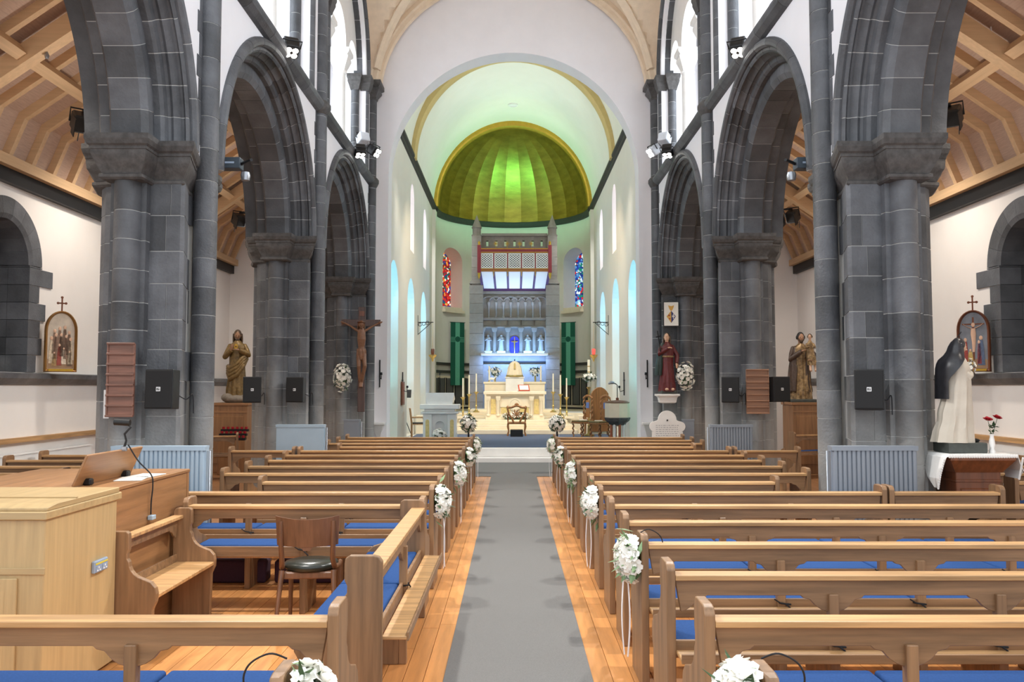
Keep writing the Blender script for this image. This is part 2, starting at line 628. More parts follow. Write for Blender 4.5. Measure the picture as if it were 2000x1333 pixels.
OUTLINE = [(-.66, -.70), (-.27, -.70), (-.27, -1.0), (.27, -1.0), (.27, -.68), (.58, -.62), (.76, -.2), (.76, .2), (.58, .62),
           (.27, .68), (.27, 1.0), (-.27, 1.0), (-.27, .70), (-.42, .66), (-.45, .22), (-.50, -.22)]
INNER = [(-.23, -.80)] + arc(0, -.80, .165, 180, 360, 12) + [(.23, -.80), (.23, 0.0), (-.23, 0.0)]
WBLOCK = [(-.66, -.66), (-.62, -.70), (-.23, -.70), (-.23, -.05), (-.45, -.05), (-.50, -.22)]
ABLOCK = [(.23, -.66), (.40, -.62), (.52, -.50), (.52, 0), (.23, 0)]


def courses(z0, z1, lo, hi, rng):
    zs = [z0]
    while z1 - zs[-1] > hi * 1.5:
        zs.append(zs[-1] + rng.uniform(lo, hi))
    k = (z1 - zs[0]) / (zs[-1] - zs[0] + (lo + hi) / 2)
    zs = [z0 + (z - z0) * k for z in zs] + [z1]
    return zs


G = 0.005
CYL_CACHE = {}


def drum_mesh(r, n=22):
    if r not in CYL_CACHE:
        CYL_CACHE[r] = MB().cyl(0, 0, 0, 1, r, n).mesh('drum', STONE, 40)
    return CYL_CACHE[r]


def drums(parent, u, v, z0, z1, r, lo, hi, rng, name='drum'):
    me = drum_mesh(r)
    zs = courses(z0, z1, lo, hi, rng)
    for a, b in zip(zs, zs[1:]):
        o = link(name, me, parent, (u, v, a + G))
        o.scale = (1, 1, b - a - 2 * G)
    MB().cyl(u, v, z0, z1, r - 0.007, 16).build('mortar_core', MORTAR, parent, 40)


def make_pier(label, rng, half=False):
    t = thing('stone_pier', label, 'pier', kind='structure')
    top = 4.13
    core = offset_poly([(-.45, -.20), (-.24, -.66), (-.22, -.78), (.22, -.78), (.22, -.64), (.48, -.48), (.50, .3), (-.45, .3)], -.004)
    MB().prism(core, 'z', 0, top).build('mortar_core', MORTAR, t)
    MB().prism(offset_poly(INNER, -.008), 'z', 0, top).build('mortar_core', MORTAR, t)
    MB().prism(offset_poly(WBLOCK, -.008), 'z', 0, top).build('mortar_core', MORTAR, t)
    MB().prism(offset_poly(ABLOCK, -.008), 'z', 0, top).build('mortar_core', MORTAR, t)
    if not half:
        MB().prism([(-.45, .05), (.5, .05), (.5, .6), (.23, .66), (.23, .80)] + arc(0, .80, .165, 0, 180, 10) +
                   [(-.23, .80), (-.23, .70), (-.43, .68)], 'z', 0, top).build('rear_shaft', STONE, t, 40)
    inn = MB().prism(INNER, 'z', 0, 1).mesh('stone_block', STONE, 35)
    ab = MB().prism(ABLOCK, 'z', 0, 1).mesh('stone_block', STONE)
    zs = courses(0, top, .26, .40, rng)
    for a, b in zip(zs, zs[1:]):
        o = link('stone_block', inn, t, (0, 0, a + G))
        o.scale = (1, 1, b - a - 2 * G)
        o = link('stone_block', ab, t, (0, 0, a + G))
        o.scale = (1, 1, b - a - 2 * G)
    zs = courses(0, top, .26, .42, rng)
    for a, b in zip(zs, zs[1:]):
        if rng.random() < 0.45:
            c = rng.uniform(-.50, -.38)
            l = [(-.66, -.66), (-.62, -.70), (c - .004, -.70), (c - .004, -.21), (-.50, -.22)]
            r = [(c + .004, -.70), (-.23, -.70), (-.23, -.05), (c + .004, -.05)]
            MB().prism(l, 'z', a + G, b - G).build('stone_block', STONE, t)
            MB().prism(r, 'z', a + G, b - G).build('stone_block', STONE, t)
        else:
            MB().prism(WBLOCK, 'z', a + G, b - G).build('stone_block', STONE, t)
    drums(t, .64, 0, 0, top, .12, .30, .42, rng)
    drums(t, -.64, 0, 0, 9.25, .155, .30, .46, rng)
    # shaft ring at the string course, and cap under the vault
    MB().lathe([(.16, 6.98), (.19, 7.02), (.235, 7.10), (.235, 7.17), (.19, 7.22), (.16, 7.24)], 24, (-.64, 0, 0)).build('shaft_ring', STONE_CAP, t, 50)
    cp = MB()
    cp.lathe([(.165, 9.22), (.185, 9.25), (.165, 9.28)], 20, (-.64, 0, 0))
    cp.loft([[(-.64 + sx * r, sy * r, z) for sx, sy in ((-1, -1), (1, -1), (1, 1), (-1, 1))] for r, z in
             ((.15, 9.27), (.17, 9.33), (.26, 9.46), (.26, 9.50), (.23, 9.51), (.32, 9.58), (.32, 9.68))])
    cp.build('shaft_capital', STONE_CAP, t)
    # toothed ashlar behind the shaft, above the arches
    for k in range(9):
        z0 = 4.7 + k * .26
        w = .30 if k % 2 else .24
        MB().box(-.615, -.5, -w, w, z0 + G, z0 + .26 - G).build('stone_block', STONE, t)
    # carved capital and abacus
    ol = OUTLINE
    if half:
        ol = [p for p in OUTLINE if p[1] < .5]
        ol = OUTLINE[:7] + [(.76, .3), (-.50, .3)] + [OUTLINE[15]]
    fixed = []
    for z, d, nz in ((4.10, .0, 0), (4.12, .025, 0), (4.15, .025, 0), (4.165, .0, 0), (4.20, .015, .02), (4.24, .04, .035),
                     (4.29, .07, .035), (4.33, .09, .012), (4.36, .095, 0), (4.40, .095, 0)):
        op = offset_poly(ol, d - .02)
        ring = []
        for i in range(len(op)):
            a, b = Vector(op[i]), Vector(op[(i + 1) % len(op)])
            for j in range(6):
                p = a.lerp(b, j / 6)
                q = mnoise.noise(Vector((p.x * 9, p.y * 9, z * 9))) * nz
                ring.append((p.x * (1 + q), p.y * (1 + q), z))
        fixed.append(ring)
    MB().loft(fixed).build('capital', STONE_CAP, t, 30)
    MB().loft([[(u, v, z) for u, v in offset_poly(ol, d)] for z, d in
               ((4.385, .05), (4.40, .085), (4.43, .085), (4.45, .11), (4.50, .13), (4.555, .13))]).build('abacus', STONE_CAP, t)
    return t


PNAME = ('stone_pier beyond the frame', 'near', 'middle')
for s in (-1, 1):
    sd = 'left' if s < 0 else 'right'
    rng = random.Random(11 + s)
    p0 = None
    for k, y in enumerate(PIER_Y):
        lab = ('clustered grey stone pier nearest the camera, %s of the nave, mostly outside the picture' % sd,
               'large clustered grey stone pier with a loudspeaker, first on the %s of the nave' % sd,
               'middle clustered grey stone pier on the %s of the nave, farther from the camera' % sd)[k]
        t = make_pier(lab, rng) if k else None
        if t is None:
            continue
        t.location = (s * PIER_X, y, 0)
        t.scale = (s * PSX, 1, 1)
    t = make_pier('half pier of grey stone beside the chancel arch on the %s' % sd, rng, True)
    t.location = (s * PIER_X, 21.15, 0)
    t.scale = (s * PSX, 1, 1)

# ---- arcade arches of voussoirs
O1 = [(-.25, 2.2), (-.25, 2.03), (-.19, 1.95), (.19, 1.95), (.25, 2.03), (.25, 2.2)]
O2 = [(-.63, 2.40), (-.63, 2.33), (-.60, 2.30), (-.57, 2.33), (-.54, 2.33), (-.50, 2.29), (-.46, 2.26), (-.42, 2.28), (-.39, 2.26), (-.37, 2.20), (-.33, 2.17), (.45, 2.17), (.5, 2.23), (.5, 2.40)]
O3 = [(-.60, 2.37), (-.66, 2.37), (-.705, 2.40), (-.715, 2.44), (-.70, 2.48), (-.65, 2.51), (-.58, 2.51)]


def vouss_mesh(prof, ang, seg=3):
    mb = MB()
    g = 0.0022
    rings = []
    for i in range(seg + 1):
        a = g + (ang - 2 * g) * i / seg
        rings.append([(u, -r * math.cos(a), r * math.sin(a)) for u, r in prof])
    return mb.loft(rings).mesh('voussoir', STONE)


VM = [(vouss_mesh(O1, PI / 19), 19), (vouss_mesh(O2, PI / 21), 21), (vouss_mesh(O3, PI / 13, 4), 13)]
CORES = []
for pr_ in (O1, O2, O3):
    pc_ = offset_poly(pr_, -.007)
    CORES.append(MB().loft([[(u, -r * math.cos(PI * i / 40), r * math.sin(PI * i / 40)) for u, r in pc_] for i in range(41)]).mesh('mortar_core', MORTAR))
ARCH_LAB = ('nearest, cut off by the top of the picture', 'second, between the large and the middle pier', 'farthest, beside the chancel')
for s in (-1, 1):
    sd = 'left' if s < 0 else 'right'
    for k, yc in enumerate(BAY_Y):
        t = thing('arcade_arch', 'round arch of grey voussoirs %s of the nave, %s' % (sd, ARCH_LAB[k]), 'arch', (s * PIER_X, yc, SPRING), kind='structure')
        t.scale = (s * PSX, 1, 1)
        for me, n in VM:
            for i in range(n):
                link('voussoir', me, t, (0, 0, 0), (-PI * i / n, 0, 0))
        for me in CORES:
            link('mortar_core', me, t)

# ---- nave walls (spandrels, clerestory), string course
for s in (-1, 1):
    sd = 'left' if s < 0 else 'right'
    fn = lambda y, z, d, s=s: (s * (NAVE_W + d), y, z)
    ops = [(yc - 2.395, yc + 2.395, SPRING, SPRING, None) for yc in BAY_Y]
    mb, rv = pierced_wall(fn, 3.6, 21.5, SPRING, 7.12, ops, 1.18, 0.5)
    w = S('wall_' + sd, mb, PLASTER, 'white plaster wall above the %s arcade of the nave' % sd, 'wall')
    rv.build('wall_reveal', STONE, w)
    mb, rv = pierced_wall(lambda y, z, d: fn(y, z, d + 1.18), 3.6, 21.5, SPRING, 7.3, ops, 0.02, 0.5)
    mb.build('aisle_face', AISLE_PL, w)
    # clerestory stage
    cops = [(yc - 2.12, yc + 2.12, 7.2, 9.6, None) for yc in BAY_Y]
    mb, rv = pierced_wall(fn, 3.6, 21.5, 7.12, 12.8, cops, 0.9, 0.5)
    cw = S('clerestory_wall_' + sd, mb, PLASTER, 'white clerestory wall with window recesses high on the %s of the nave' % sd, 'wall')
    rv.build('recess', PLASTER, cw)
    fnB = lambda y, z, d: fn(y, z, 0.9 + d)
    wops = []
    for yc in BAY_Y:
        for dy, hw in ((-1.5, .42), (0, .62), (1.5, .42)):
            wops.append((yc + dy - hw, yc + dy + hw, 7.55, 9.6, None))
    mb, rv = pierced_wall(fnB, 3.6, 21.5, 7.12, 12.8, wops, 0.25, 0.5)
    mb.build('outer_wall', PLASTER, cw)
    rv.build('window_reveal', PLASTER, cw)
    for k, o in enumerate(wops):
        arch_pane(fnB, o, 0.24).build('pane', DAYGLASS, cw)
    # inner arcade on white columns
    fnC = lambda y, z, d: fn(y, z, 0.22 + d)
    for k, yc in enumerate(BAY_Y):
        iops = [(yc - 2.1, yc - 1.06, 9.74, 9.74, .5), (yc - .74, yc + .74, 9.74, 9.74, .74), (yc + 1.06, yc + 2.1, 9.74, 9.74, .5)]
        mb, rv = pierced_wall(fnC, yc - 2.12, yc + 2.12, 9.74, 11.6, iops, 0.34, 0.4)
        mb.build('inner_arcade', MARBLE, cw)
        rv.build('inner_arcade', MARBLE, cw)
        if k == 0:
            continue
        for q in (-.9, .9):
            c = thing('marble_column', 'white marble column in the %s clerestory window of the %s bay, %s of its pair' % (
                sd, ('', 'middle', 'far')[k], 'nearer' if q < 0 else 'farther'), 'column', (s * (NAVE_W + .39), yc + q, 7.2), kind='structure')
            MB().lathe([(.20, 0), (.20, .08), (.17, .10), (.18, .15), (.15, .18)], 20).build('base', MARBLE, c, 40)
            MB().lathe([(.135, .16), (.13, 2.02)], 20).build('shaft', MARBLE, c, 40)
            cb = MB().lathe([(.15, 2.0), (.165, 2.03), (.15, 2.06)], 20)
            cb.loft([[(sx * r, sy * r, z) for sx, sy in ((-1, -1), (1, -1), (1, 1), (-1, 1))] for r, z in
                     ((.12, 2.05), (.14, 2.12), (.22, 2.33), (.22, 2.38), (.19, 2.39), (.26, 2.46), (.26, 2.54))])
            cb.build('capital', MARBLE, c)
        t = thing('clerestory_arch', 'dark stone arch on twin shafts framing the %s clerestory window of the %s bay' % (sd, ('', 'middle', 'far')[k]),
                  'arch', (s * NAVE_W, yc, 0), kind='structure')
        t.scale = (s, 1, 1)
        pr = [(-.05, 2.40), (-.08, 2.36), (-.05, 2.28), (0, 2.26), (.02, 2.18), (.10, 2.11), (.3, 2.11), (.3, 2.40)]
        vm = vouss_mesh(pr, PI / 15)
        for i in range(15):
            link('voussoir', vm, t, (0, 0, 9.6), (-PI * i / 15, 0, 0))
        rr = random.Random(k + s)
        for q in (-1, 1):
            for (u, v) in ((.03, 2.22), (.26, 2.10)):
                drums(t, u, q * v, 7.2, 9.25, .10, .26, .36, rr)
                cb = MB()
                cb.loft([[(u + sx * r, q * v + sy * r, z) for sx, sy in ((-1, -1), (1, -1), (1, 1), (-1, 1))] for r, z in
                         ((.10, 9.23), (.12, 9.3), (.16, 9.42), (.16, 9.47), (.18, 9.53), (.18, 9.61))])
                cb.build('capital', STONE_CAP, t)
    # string course
    for a, b in ((3.6, PIER_Y[1] - .2), (PIER_Y[1] + .2, PIER_Y[2] - .2), (PIER_Y[2] + .2, 20.95)):
        prof = [(NAVE_W + .02, 6.99), (NAVE_W - .06, 7.02), (NAVE_W - .13, 7.08), (NAVE_W - .15, 7.13), (NAVE_W - .15, 7.17), (NAVE_W - .02, 7.24), (NAVE_W + .02, 7.24)]
        st = thing('string_course', 'moulded grey stone string course under the %s clerestory, %s length' % (
            sd, 'nearest' if a < 5 else ('middle' if a < 12 else 'farthest')), 'moulding', (0, 0, 0), kind='structure')
        n = max(1, round((b - a) / 1.0))
        for i in range(n):
            y0, y1 = a + (b - a) * i / n, a + (b - a) * (i + 1) / n
            MB().prism([(s * x, z) for x, z in prof], 'y', y0 + .004, y1 - .004).build('stone_block', STONE, st)

# ---- nave vault over the two far bays
VC, VR, VL = 9.4, 3.66, 2.85


def vault_z(x, y, yc):
    h1 = VC + math.sqrt(max(0, VR * VR - x * x)) * (12.75 - VC) / VR
    h2 = VC + math.sqrt(max(0, VL * VL - (y - yc) ** 2)) * (12.55 - VC) / VL
    return max(h1, h2)


vb = MB()
for yc in BAY_Y[1:]:
    nx, ny = 40, 32
    o = len(vb.v)
    for j in range(ny + 1):
        for i in range(nx + 1):
            x = -VR * math.cos(PI * i / nx)
            y = yc - VL * math.cos(PI * j / ny)
            vb.v.append((x, y, vault_z(x, y, yc)))
    for j in range(ny):
        for i in range(nx):
            a = o + j * (nx + 1) + i
            vb.f.append((a, a + 1, a + nx + 2, a + nx + 1))
cl = S('ceiling', vb, RIB, 'cream groined vault over the nave', 'vault', smooth=25)


def rib(pts, w, h, side):
    mb = MB()
    rings = []
    pts = [Vector(p) for p in pts]
    for i, p in enumerate(pts):
        d = (pts[min(i + 1, len(pts) - 1)] - pts[max(i - 1, 0)]).normalized()
        side = Vector(side).normalized()
        nrm = side.cross(d).normalized()
        if nrm.dot(Vector((-p.x, 0, 8 - p.z))) < 0:
            nrm = -nrm
        prof = [(-w, -.03), (-w, h * .35), (-w * .65, h * .5), (-w * .55, h * .85), (0, h), (w * .55, h * .85), (w * .65, h * .5), (w, h * .35), (w, -.03)]
        rings.append([p + side * a + nrm * b for a, b in prof])
    return mb.loft(rings)


for yc in BAY_Y[1:]:
    for sx in (-1, 1):
        pts = []
        for i in range(25):
            t = .10 + (PI - .20) * i / 24
            x, y = -VR * math.cos(t) * .985, yc - sx * VL * math.cos(t) * .985
            pts.append((x, y, vault_z(x, y, yc) - .01))
        rib(pts, .10, .20, (sx * VL, VR, 0)).build('diagonal_rib', RIB, cl, 40)
for y, w in ((PIER_Y[1], .2), (PIER_Y[2], .2), (21.32, .17)):
    pts = [(-VR * .995 * math.cos(a_), y, VC + (12.75 - VC) * math.sin(a_) - .01) for a_ in [.085 + (PI - .17) * i / 32 for i in range(33)]]
    rib(pts, w, .23, (0, 1, 0)).build('transverse_rib', RIB, cl, 40)

# ---- chancel arch wall and the aisle end walls
fnE = lambda x, z, d: (x, 21.5 + d, z)
mb, rv = pierced_wall(fnE, -3.75, 3.75, 0, 13.2, [(-3.24, 3.24, 0, 7.40, None)], 0.6, 0.5)
we = S('wall_east', mb, PLASTER, 'white wall with the wide round chancel arch', 'wall')
rv.build('arch_reveal', PLASTER, we)
for s in (-1, 1):
    sd = 'left' if s < 0 else 'right'
    S('wall_aisle_end_' + sd, MB().box(min(s * 3.6, s * 7.6), max(s * 3.6, s * 7.6), 21.36, 21.5, -.02, 7.6), AISLE_PL,
      'white end wall of the %s aisle behind the standing statue' % sd, 'wall')

# ---- chancel
CW = 3.36
VZ, VB = 9.45, 3.75
for s in (-1, 1):
    sd = 'left' if s < 0 else 'right'
    fn = lambda y, z, d, s=s: (s * (CW + d), y, z)
    nops = [(c - .93, c + .93, .34, 4.55, None) for c in (23.5, 27.5, 31.4)]
    wops = [(c - .52, c + .52, 6.4, 8.15, None) for c in (27.7, 31.7)]
    mb, rv = pierced_wall(fn, 22.1, 35.2, 0, 9.5, nops + wops, 0.75, 0.6)
    w = S('wall_chancel_' + sd, mb, CHANCEL_PL, 'cream chancel wall with tall niches and lancets on the %s' % sd, 'wall')
    rv.build('niche_reveal', CHANCEL_PL, w)
    for o in nops:
        arch_pane(fn, o, .74).build('niche_back', CHANCEL_PL, w)
    for k, o in enumerate(wops):
        wi = arch_pane(fn, o, .7).build('window_%d' % (k + 1 + (2 if s > 0 else 0)), LILAC, None,
                                        label='narrow lilac-lit lancet window, %s on the %s of the chancel' % ('nearer' if k == 0 else 'farther', sd), cat='window', kind='structure')
    # dark cornice
    cp = [(CW + .02, 9.30), (CW - .06, 9.34), (CW - .06, 9.42), (CW - .13, 9.47), (CW - .13, 9.55), (CW + .02, 9.57)]
    S('cornice_' + sd, MB().prism([(s * x, z) for x, z in cp], 'y', 22.12, 35.2), DARKMETAL if False else mat('dark_cornice_' + sd, rgb(58, 56, 52), .6, scale=20, var=.2),
      'dark moulded cornice along the %s of the chancel vault' % sd, 'moulding')
    # flat pilaster at the mouth of the apse
    S('pilaster_' + sd, MB().box(min(s * 3.36, s * 3.22), max(s * 3.36, s * 3.22), 34.6, 35.2, 0.3, 9.3), CHANCEL_PL,
      'plain cream pilaster at the %s corner of the apse' % sd, 'pilaster')

vb = MB()
n = 40
ys = [22.1, 26, 30, 35.2]
for j, y in enumerate(ys):
    for i in range(n + 1):
        t = PI * i / n
        vb.v.append((-CW * math.cos(t), y, VZ + VB * math.sin(t)))
for j in range(len(ys) - 1):
    for i in range(n):
        a = j * (n + 1) + i
        vb.f.append((a, a + 1, a + n + 2, a + n + 1))
ch = S('ceiling_chancel', vb, VAULT_PL, 'smooth pale barrel vault over the chancel', 'vault', smooth=60)
rg = []
for i in range(n + 1):
    t = PI * i / n
    c, s_ = -math.cos(t), math.sin(t)
    rg.append([(CW * c * k, y, VZ + VB * s_ * q) for k, q, y in ((1.0, 1.0, 27.2), (.965, .905, 27.2), (.95, .885, 27.3), (.95, .885, 27.55), (.965, .905, 27.65), (1.0, 1.0, 27.65))])
MB().loft(rg).build('vault_rib', VRIB, ch, 40)
MB().lathe([(.20, 0), (.20, -.05), (.15, -.06), (.14, -.02), (.0, -.02)], 24, (0, 33.0, VZ + VB)).build('ceiling_vent', WHITEPL, ch, 40)

# ---- apse
AY = 35.2
fnA = lambda a, z, d: ((CW + d) * math.sin(a), AY + (CW + d) * math.cos(a), z)
aops = [(math.radians(q * 54.5) - .205, math.radians(q * 54.5) + .205, 5.3, 7.5, .62) for q in (-1, 1)]
mb, rv = pierced_wall(fnA, -PI / 2, PI / 2, .3, 9.6, aops, .9, .10)
wa = S('wall_apse', mb, CHANCEL_PL, 'curved white wall of the apse', 'wall', smooth=30)
rv.build('window_reveal', CHANCEL_PL, wa)
GL = (stained('red_stained_glass', [rgb(170, 20, 24), rgb(220, 60, 30), rgb(40, 50, 130), rgb(235, 225, 210), rgb(120, 10, 20), rgb(230, 150, 60), rgb(180, 30, 40), rgb(20, 90, 90)], .9),
      stained('blue_stained_glass', [rgb(20, 40, 130), rgb(40, 120, 190), rgb(230, 240, 245), rgb(20, 130, 110), rgb(90, 150, 210), rgb(200, 30, 40), rgb(30, 60, 160), rgb(160, 210, 225)], .9))
for k, o in enumerate(aops):
    arch_pane(fnA, o, .85).build('window_%d' % (k + 5), GL[k], label=('stained glass window of mostly red pieces in the apse', 'stained glass window of mostly blue pieces in the apse')[k],
                                cat='window', kind='structure')
    # stepped sill
    sl = MB()
    for j, (e, z0, z1) in enumerate(((.21, 5.2, 5.32), (.19, 5.32, 5.45))):
        rr = []
        for i in range(9):
            a = (o[0] + o[1]) / 2 - e + 2 * e * i / 8
            rr.append([fnA(a, z, d) for z, d in ((z0, -.16 + .08 * j), (z1, -.16 + .08 * j), (z1, .2), (z0, .2))])
        sl.loft(rr)
    sl.build('window_sill', CREAM, wa)

# gilded semi-dome in flat gores
dm = thing('ceiling_apse_dome', 'gilded faceted half dome over the apse', 'dome', (0, AY, 9.55), kind='structure')
NG = 13
for g in range(NG):
    a0, a1 = -PI / 2 + PI * g / NG, -PI / 2 + PI * (g + 1) / NG
    mb = MB()
    m = 14
    for j in range(m + 1):
        e = -.03 + (PI / 2 + .03) * j / m
        for a in (a0, a1):
            mb.v.append((3.22 * math.cos(e) * math.sin(a), 3.22 * math.cos(e) * math.cos(a), 3.48 * math.sin(e)))
    for j in range(m):
        mb.f.append((2 * j, 2 * j + 1, 2 * j + 3, 2 * j + 2))
    mb.build('gilded_gore', GOLD, dm, 20)
rg = []
for i in range(n + 1):
    t = PI * i / n
    c, s_ = -math.cos(t), math.sin(t)
    rg.append([(c * a, y, s_ * b) for a, b, y in ((3.37, 3.66, -.14), (3.24, 3.52, -.14), (3.18, 3.45, -.10), (3.14, 3.40, .0), (3.14, 3.40, .12), (3.37, 3.66, .12))])
MB().loft(rg).build('gilded_rim', GOLDRIM, dm, 30)
rg = []
for i in range(n + 1):
    a = -PI / 2 + PI * i / n
    rg.append([(r * math.sin(a), r * math.cos(a), z) for r, z in ((3.36, -.28), (3.24, -.26), (3.18, -.14), (3.18, -.05), (3.3, .02), (3.36, .02))])
MB().loft(rg).build('dark_band', MATS['dark_cornice_left'], dm, 30)
# closing lunette around the dome front
mb = MB()
for i in range(n):
    q = []
    for t in (PI * i / n, PI * (i + 1) / n):
        q.append((-CW * math.cos(t), -.01, VZ - 9.55 + VB * math.sin(t)))
        q.append((-3.22 * math.cos(t), -.01, 3.48 * math.sin(t)))
    mb.add([q[0], q[2], q[3], q[1]], [(0, 1, 2, 3)])
mb.build('dome_front', VAULT_PL, dm)

# ---- platform, steps
S('sanctuary_floor', MB().box(-4.05, 4.05, 21.95, 35.2, -.05, .30), MARBLE, 'raised chancel platform', 'platform')
S('step', MB().box(-3.2, 3.2, 21.32, 21.95, -.02, .12), MARBLE, 'lower white marble step at the end of the carpet', 'step', bevel=.01)
S('step', MB().box(-3.2, 3.2, 21.66, 22.0, .12, .335), MARBLE, 'upper white marble step at the edge of the chancel', 'step', bevel=.012)
MB().box(-3.2, 3.2, 22.12, 28.2, .30, .34).build('sanctuary_carpet', BLUEC, label='dark blue carpet across the chancel floor', cat='carpet')
for k, (y, z0, z1, w) in enumerate(((27.95, .34, .49, 2.15), (28.3, .49, .64, 2.0), (28.65, .64, .79, 1.85))):
    S('step', MB().box(-w, w, y, 34.8, z0, z1), CREAM, 'cream altar step, %s of the three' % ('lowest', 'middle', 'top')[k], 'step', bevel=.012)
S('predella', MB().box(-3.25, 3.25, 31.6, 35.0, .30, .94), CREAM, 'cream raised floor behind the altar', 'platform', bevel=.01)
mb = MB()
rg = [[(3.29 * math.sin(a) * k, AY - .3 + (3.29 * math.cos(a) + .3) * k, z) for k, z in ((0.001, .3), (0.001, .95), (1, .95), (1, .3))] for a in [-PI / 2 + PI * i / 24 for i in range(25)]]
mb.loft(rg)
S('apse_floor', mb, CREAM, 'cream floor of the apse', 'platform')
for s in (-1, 1):
    sd = 'left' if s < 0 else 'right'
    S('parapet_' + sd, MB().box(min(s * 2.2, s * 3.28), max(s * 2.2, s * 3.28), 28.4, 28.7, .34, .95), CREAM,
      'low cream marble wall beside the altar steps on the %s' % sd, 'low wall', bevel=.015)

# ---- aisles
WIN_Y, WIN_H, WIN_R = 11.85, .62, .92
for s in (-1, 1):
    sd = 'left' if s < 0 else 'right'
    fn = lambda y, z, d, s=s: (s * (AISLE_W + d), y, z)
    o = (WIN_Y - WIN_H, WIN_Y + WIN_H, 2.12, 3.72, None)
    mb, rv = pierced_wall(fn, 3.0, 21.5, -.02, 5.1, [o], .55, .8)
    w = S('wall_aisle_' + sd, mb, AISLE_PL, 'white outer wall of the %s aisle' % sd, 'wall')
    rv.build('window_reveal', STONE, w)
    wn = thing('window_%d' % (7 if s < 0 else 8), 'round-headed aisle window in a dark stone surround on the %s wall' % sd, 'window', (s * AISLE_W, WIN_Y, 0), kind='structure')
    wn.scale = (s, 1, 1)
    fl2 = lambda y, z, d: (d, y - WIN_Y, z)
    arch_pane(fl2, o, .53).build('pane', GREYGLASS, wn)
    rr = random.Random(5)
    zz = 2.12
    k = 0
    while zz < 3.71:
        h = min(.262, 3.72 - zz)
        for q in (-1, 1):
            w_ = (.20, .34, .28, .42, .24, .60, .30)[k % 7] if q > 0 else (.30, .22, .38)[k % 3]
            a, b = q * (WIN_H - .03), q * (WIN_H + w_)
            MB().box(-.022, .30, min(a, b), max(a, b), zz + .004, zz + h - .004).build('quoin', STONE, wn)
            a, b = q * (WIN_H - .03), q * (WIN_H + .1)
            MB().box(.304, .56, min(a, b), max(a, b), zz + .004, zz + h - .004).build('quoin', STONE, wn)
        zz += h
        k += 1
    pr = [(-.03, .90), (-.03, .66), (.0, .59), (.54, .55), (.54, .90)]
    vm = vouss_mesh(pr, PI / 9, 5)
    for i in range(9):
        link('voussoir', vm, wn, (0, 0, 3.72), (-PI * i / 9, 0, 0))
    # ledge, wood dado rail
    S('trim_%d' % (1 if s < 0 else 2), MB().prism([(s * x, z) for x, z in ((AISLE_W + .02, 1.93), (AISLE_W - .05, 1.95), (AISLE_W - .14, 2.03), (AISLE_W - .16, 2.10), (AISLE_W + .02, 2.12))], 'y', 4.5, 21.35),
      STONE, 'dark stone ledge along the %s aisle wall under the window' % sd, 'ledge')
    S('trim_%d' % (3 if s < 0 else 4), MB().box(min(s * AISLE_W, s * (AISLE_W - .09)), max(s * AISLE_W, s * (AISLE_W - .09)), 4.5, 21.35, 1.10, 1.17), OAKR['y'],
      'pale wooden dado rail along the %s aisle wall' % sd, 'rail')
    S('trim_%d' % (5 if s < 0 else 6), MB().box(min(s * AISLE_W, s * (AISLE_W - .10)), max(s * AISLE_W, s * (AISLE_W - .10)), 4.5, 21.36, 4.80, 5.0), DARKMETAL,
      'dark beam at the top of the %s aisle wall' % sd, 'beam')
    S('trim_%d' % (7 if s < 0 else 8), MB().box(min(s * AISLE_W, s * (AISLE_W - .20)), max(s * AISLE_W, s * (AISLE_W - .20)), 4.5, 21.36, 5.0, 5.15), TIMBER['y'],
      'pale timber wall plate of the %s aisle roof' % sd, 'beam')
    # roof: steep foot, then a long slope up to the nave wall
    A, B, C = (AISLE_W - .05, 5.13), (AISLE_W - .30, 5.75), (4.72, 7.30)
    rb = MB()
    rb.add([(s * A[0], 4.5, A[1]), (s * A[0], 21.4, A[1]), (s * B[0], 21.4, B[1]), (s * B[0], 4.5, B[1]), (s * C[0], 21.4, C[1]), (s * C[0], 4.5, C[1])],
           [(0, 1, 2, 3), (3, 2, 4, 5)])
    rf = S('ceiling_aisle_' + sd, rb, BOARD, 'boarded timber lean-to roof over the %s aisle' % sd, 'roof')
    th = .11
    dn = (Vector((-(C[1] - B[1]), 0, 0)).length)
    e = Vector((C[0] - B[0], C[1] - B[1])).normalized()
    nn = Vector((e.y, -e.x)) * (1 if e.x < 0 else 1)
    if nn.y > 0:
        nn = -nn
    B2, C2 = (B[0] + nn.x * th - .02, B[1] + nn.y * th), (C[0] + nn.x * th, C[1] + nn.y * th)
    A2 = (A[0] - .12, A[1])
    rm = MB().prism([(s * x, z) for x, z in (A, B, C, C2, B2, A2)], 'y', -.045, .045).mesh('rafter', TIMBER['x'])
    y = 4.9
    while y < 21.3:
        link('rafter', rm, rf, (0, y, 0))
        y += .56
    # principals and purlins hang lower
    lo = .34
    B3, C3 = (B[0] + nn.x * lo, B[1] + nn.y * lo), (C[0] + nn.x * lo, C[1] + nn.y * lo)
    pm = MB().prism([(s * x, z) for x, z in (B2, C2, C3, B3)], 'y', -.09, .09).mesh('principal_rafter', TIMBER['x'])
    for y in (6.4, 10.3, 14.2, 18.1):
        link('principal_rafter', pm, rf, (0, y, 0))
    for t in (.30, .72):
        c0 = Vector(B2).lerp(Vector(C2), t)
        c1 = c0 + nn * .16
        hw = e * .07
        MB().prism([(s * p.x, p.y) for p in (c0 - hw, c0 + hw, c1 + hw, c1 - hw)], 'y', 4.6, 21.35).build('purlin', TIMBER['y'], rf)
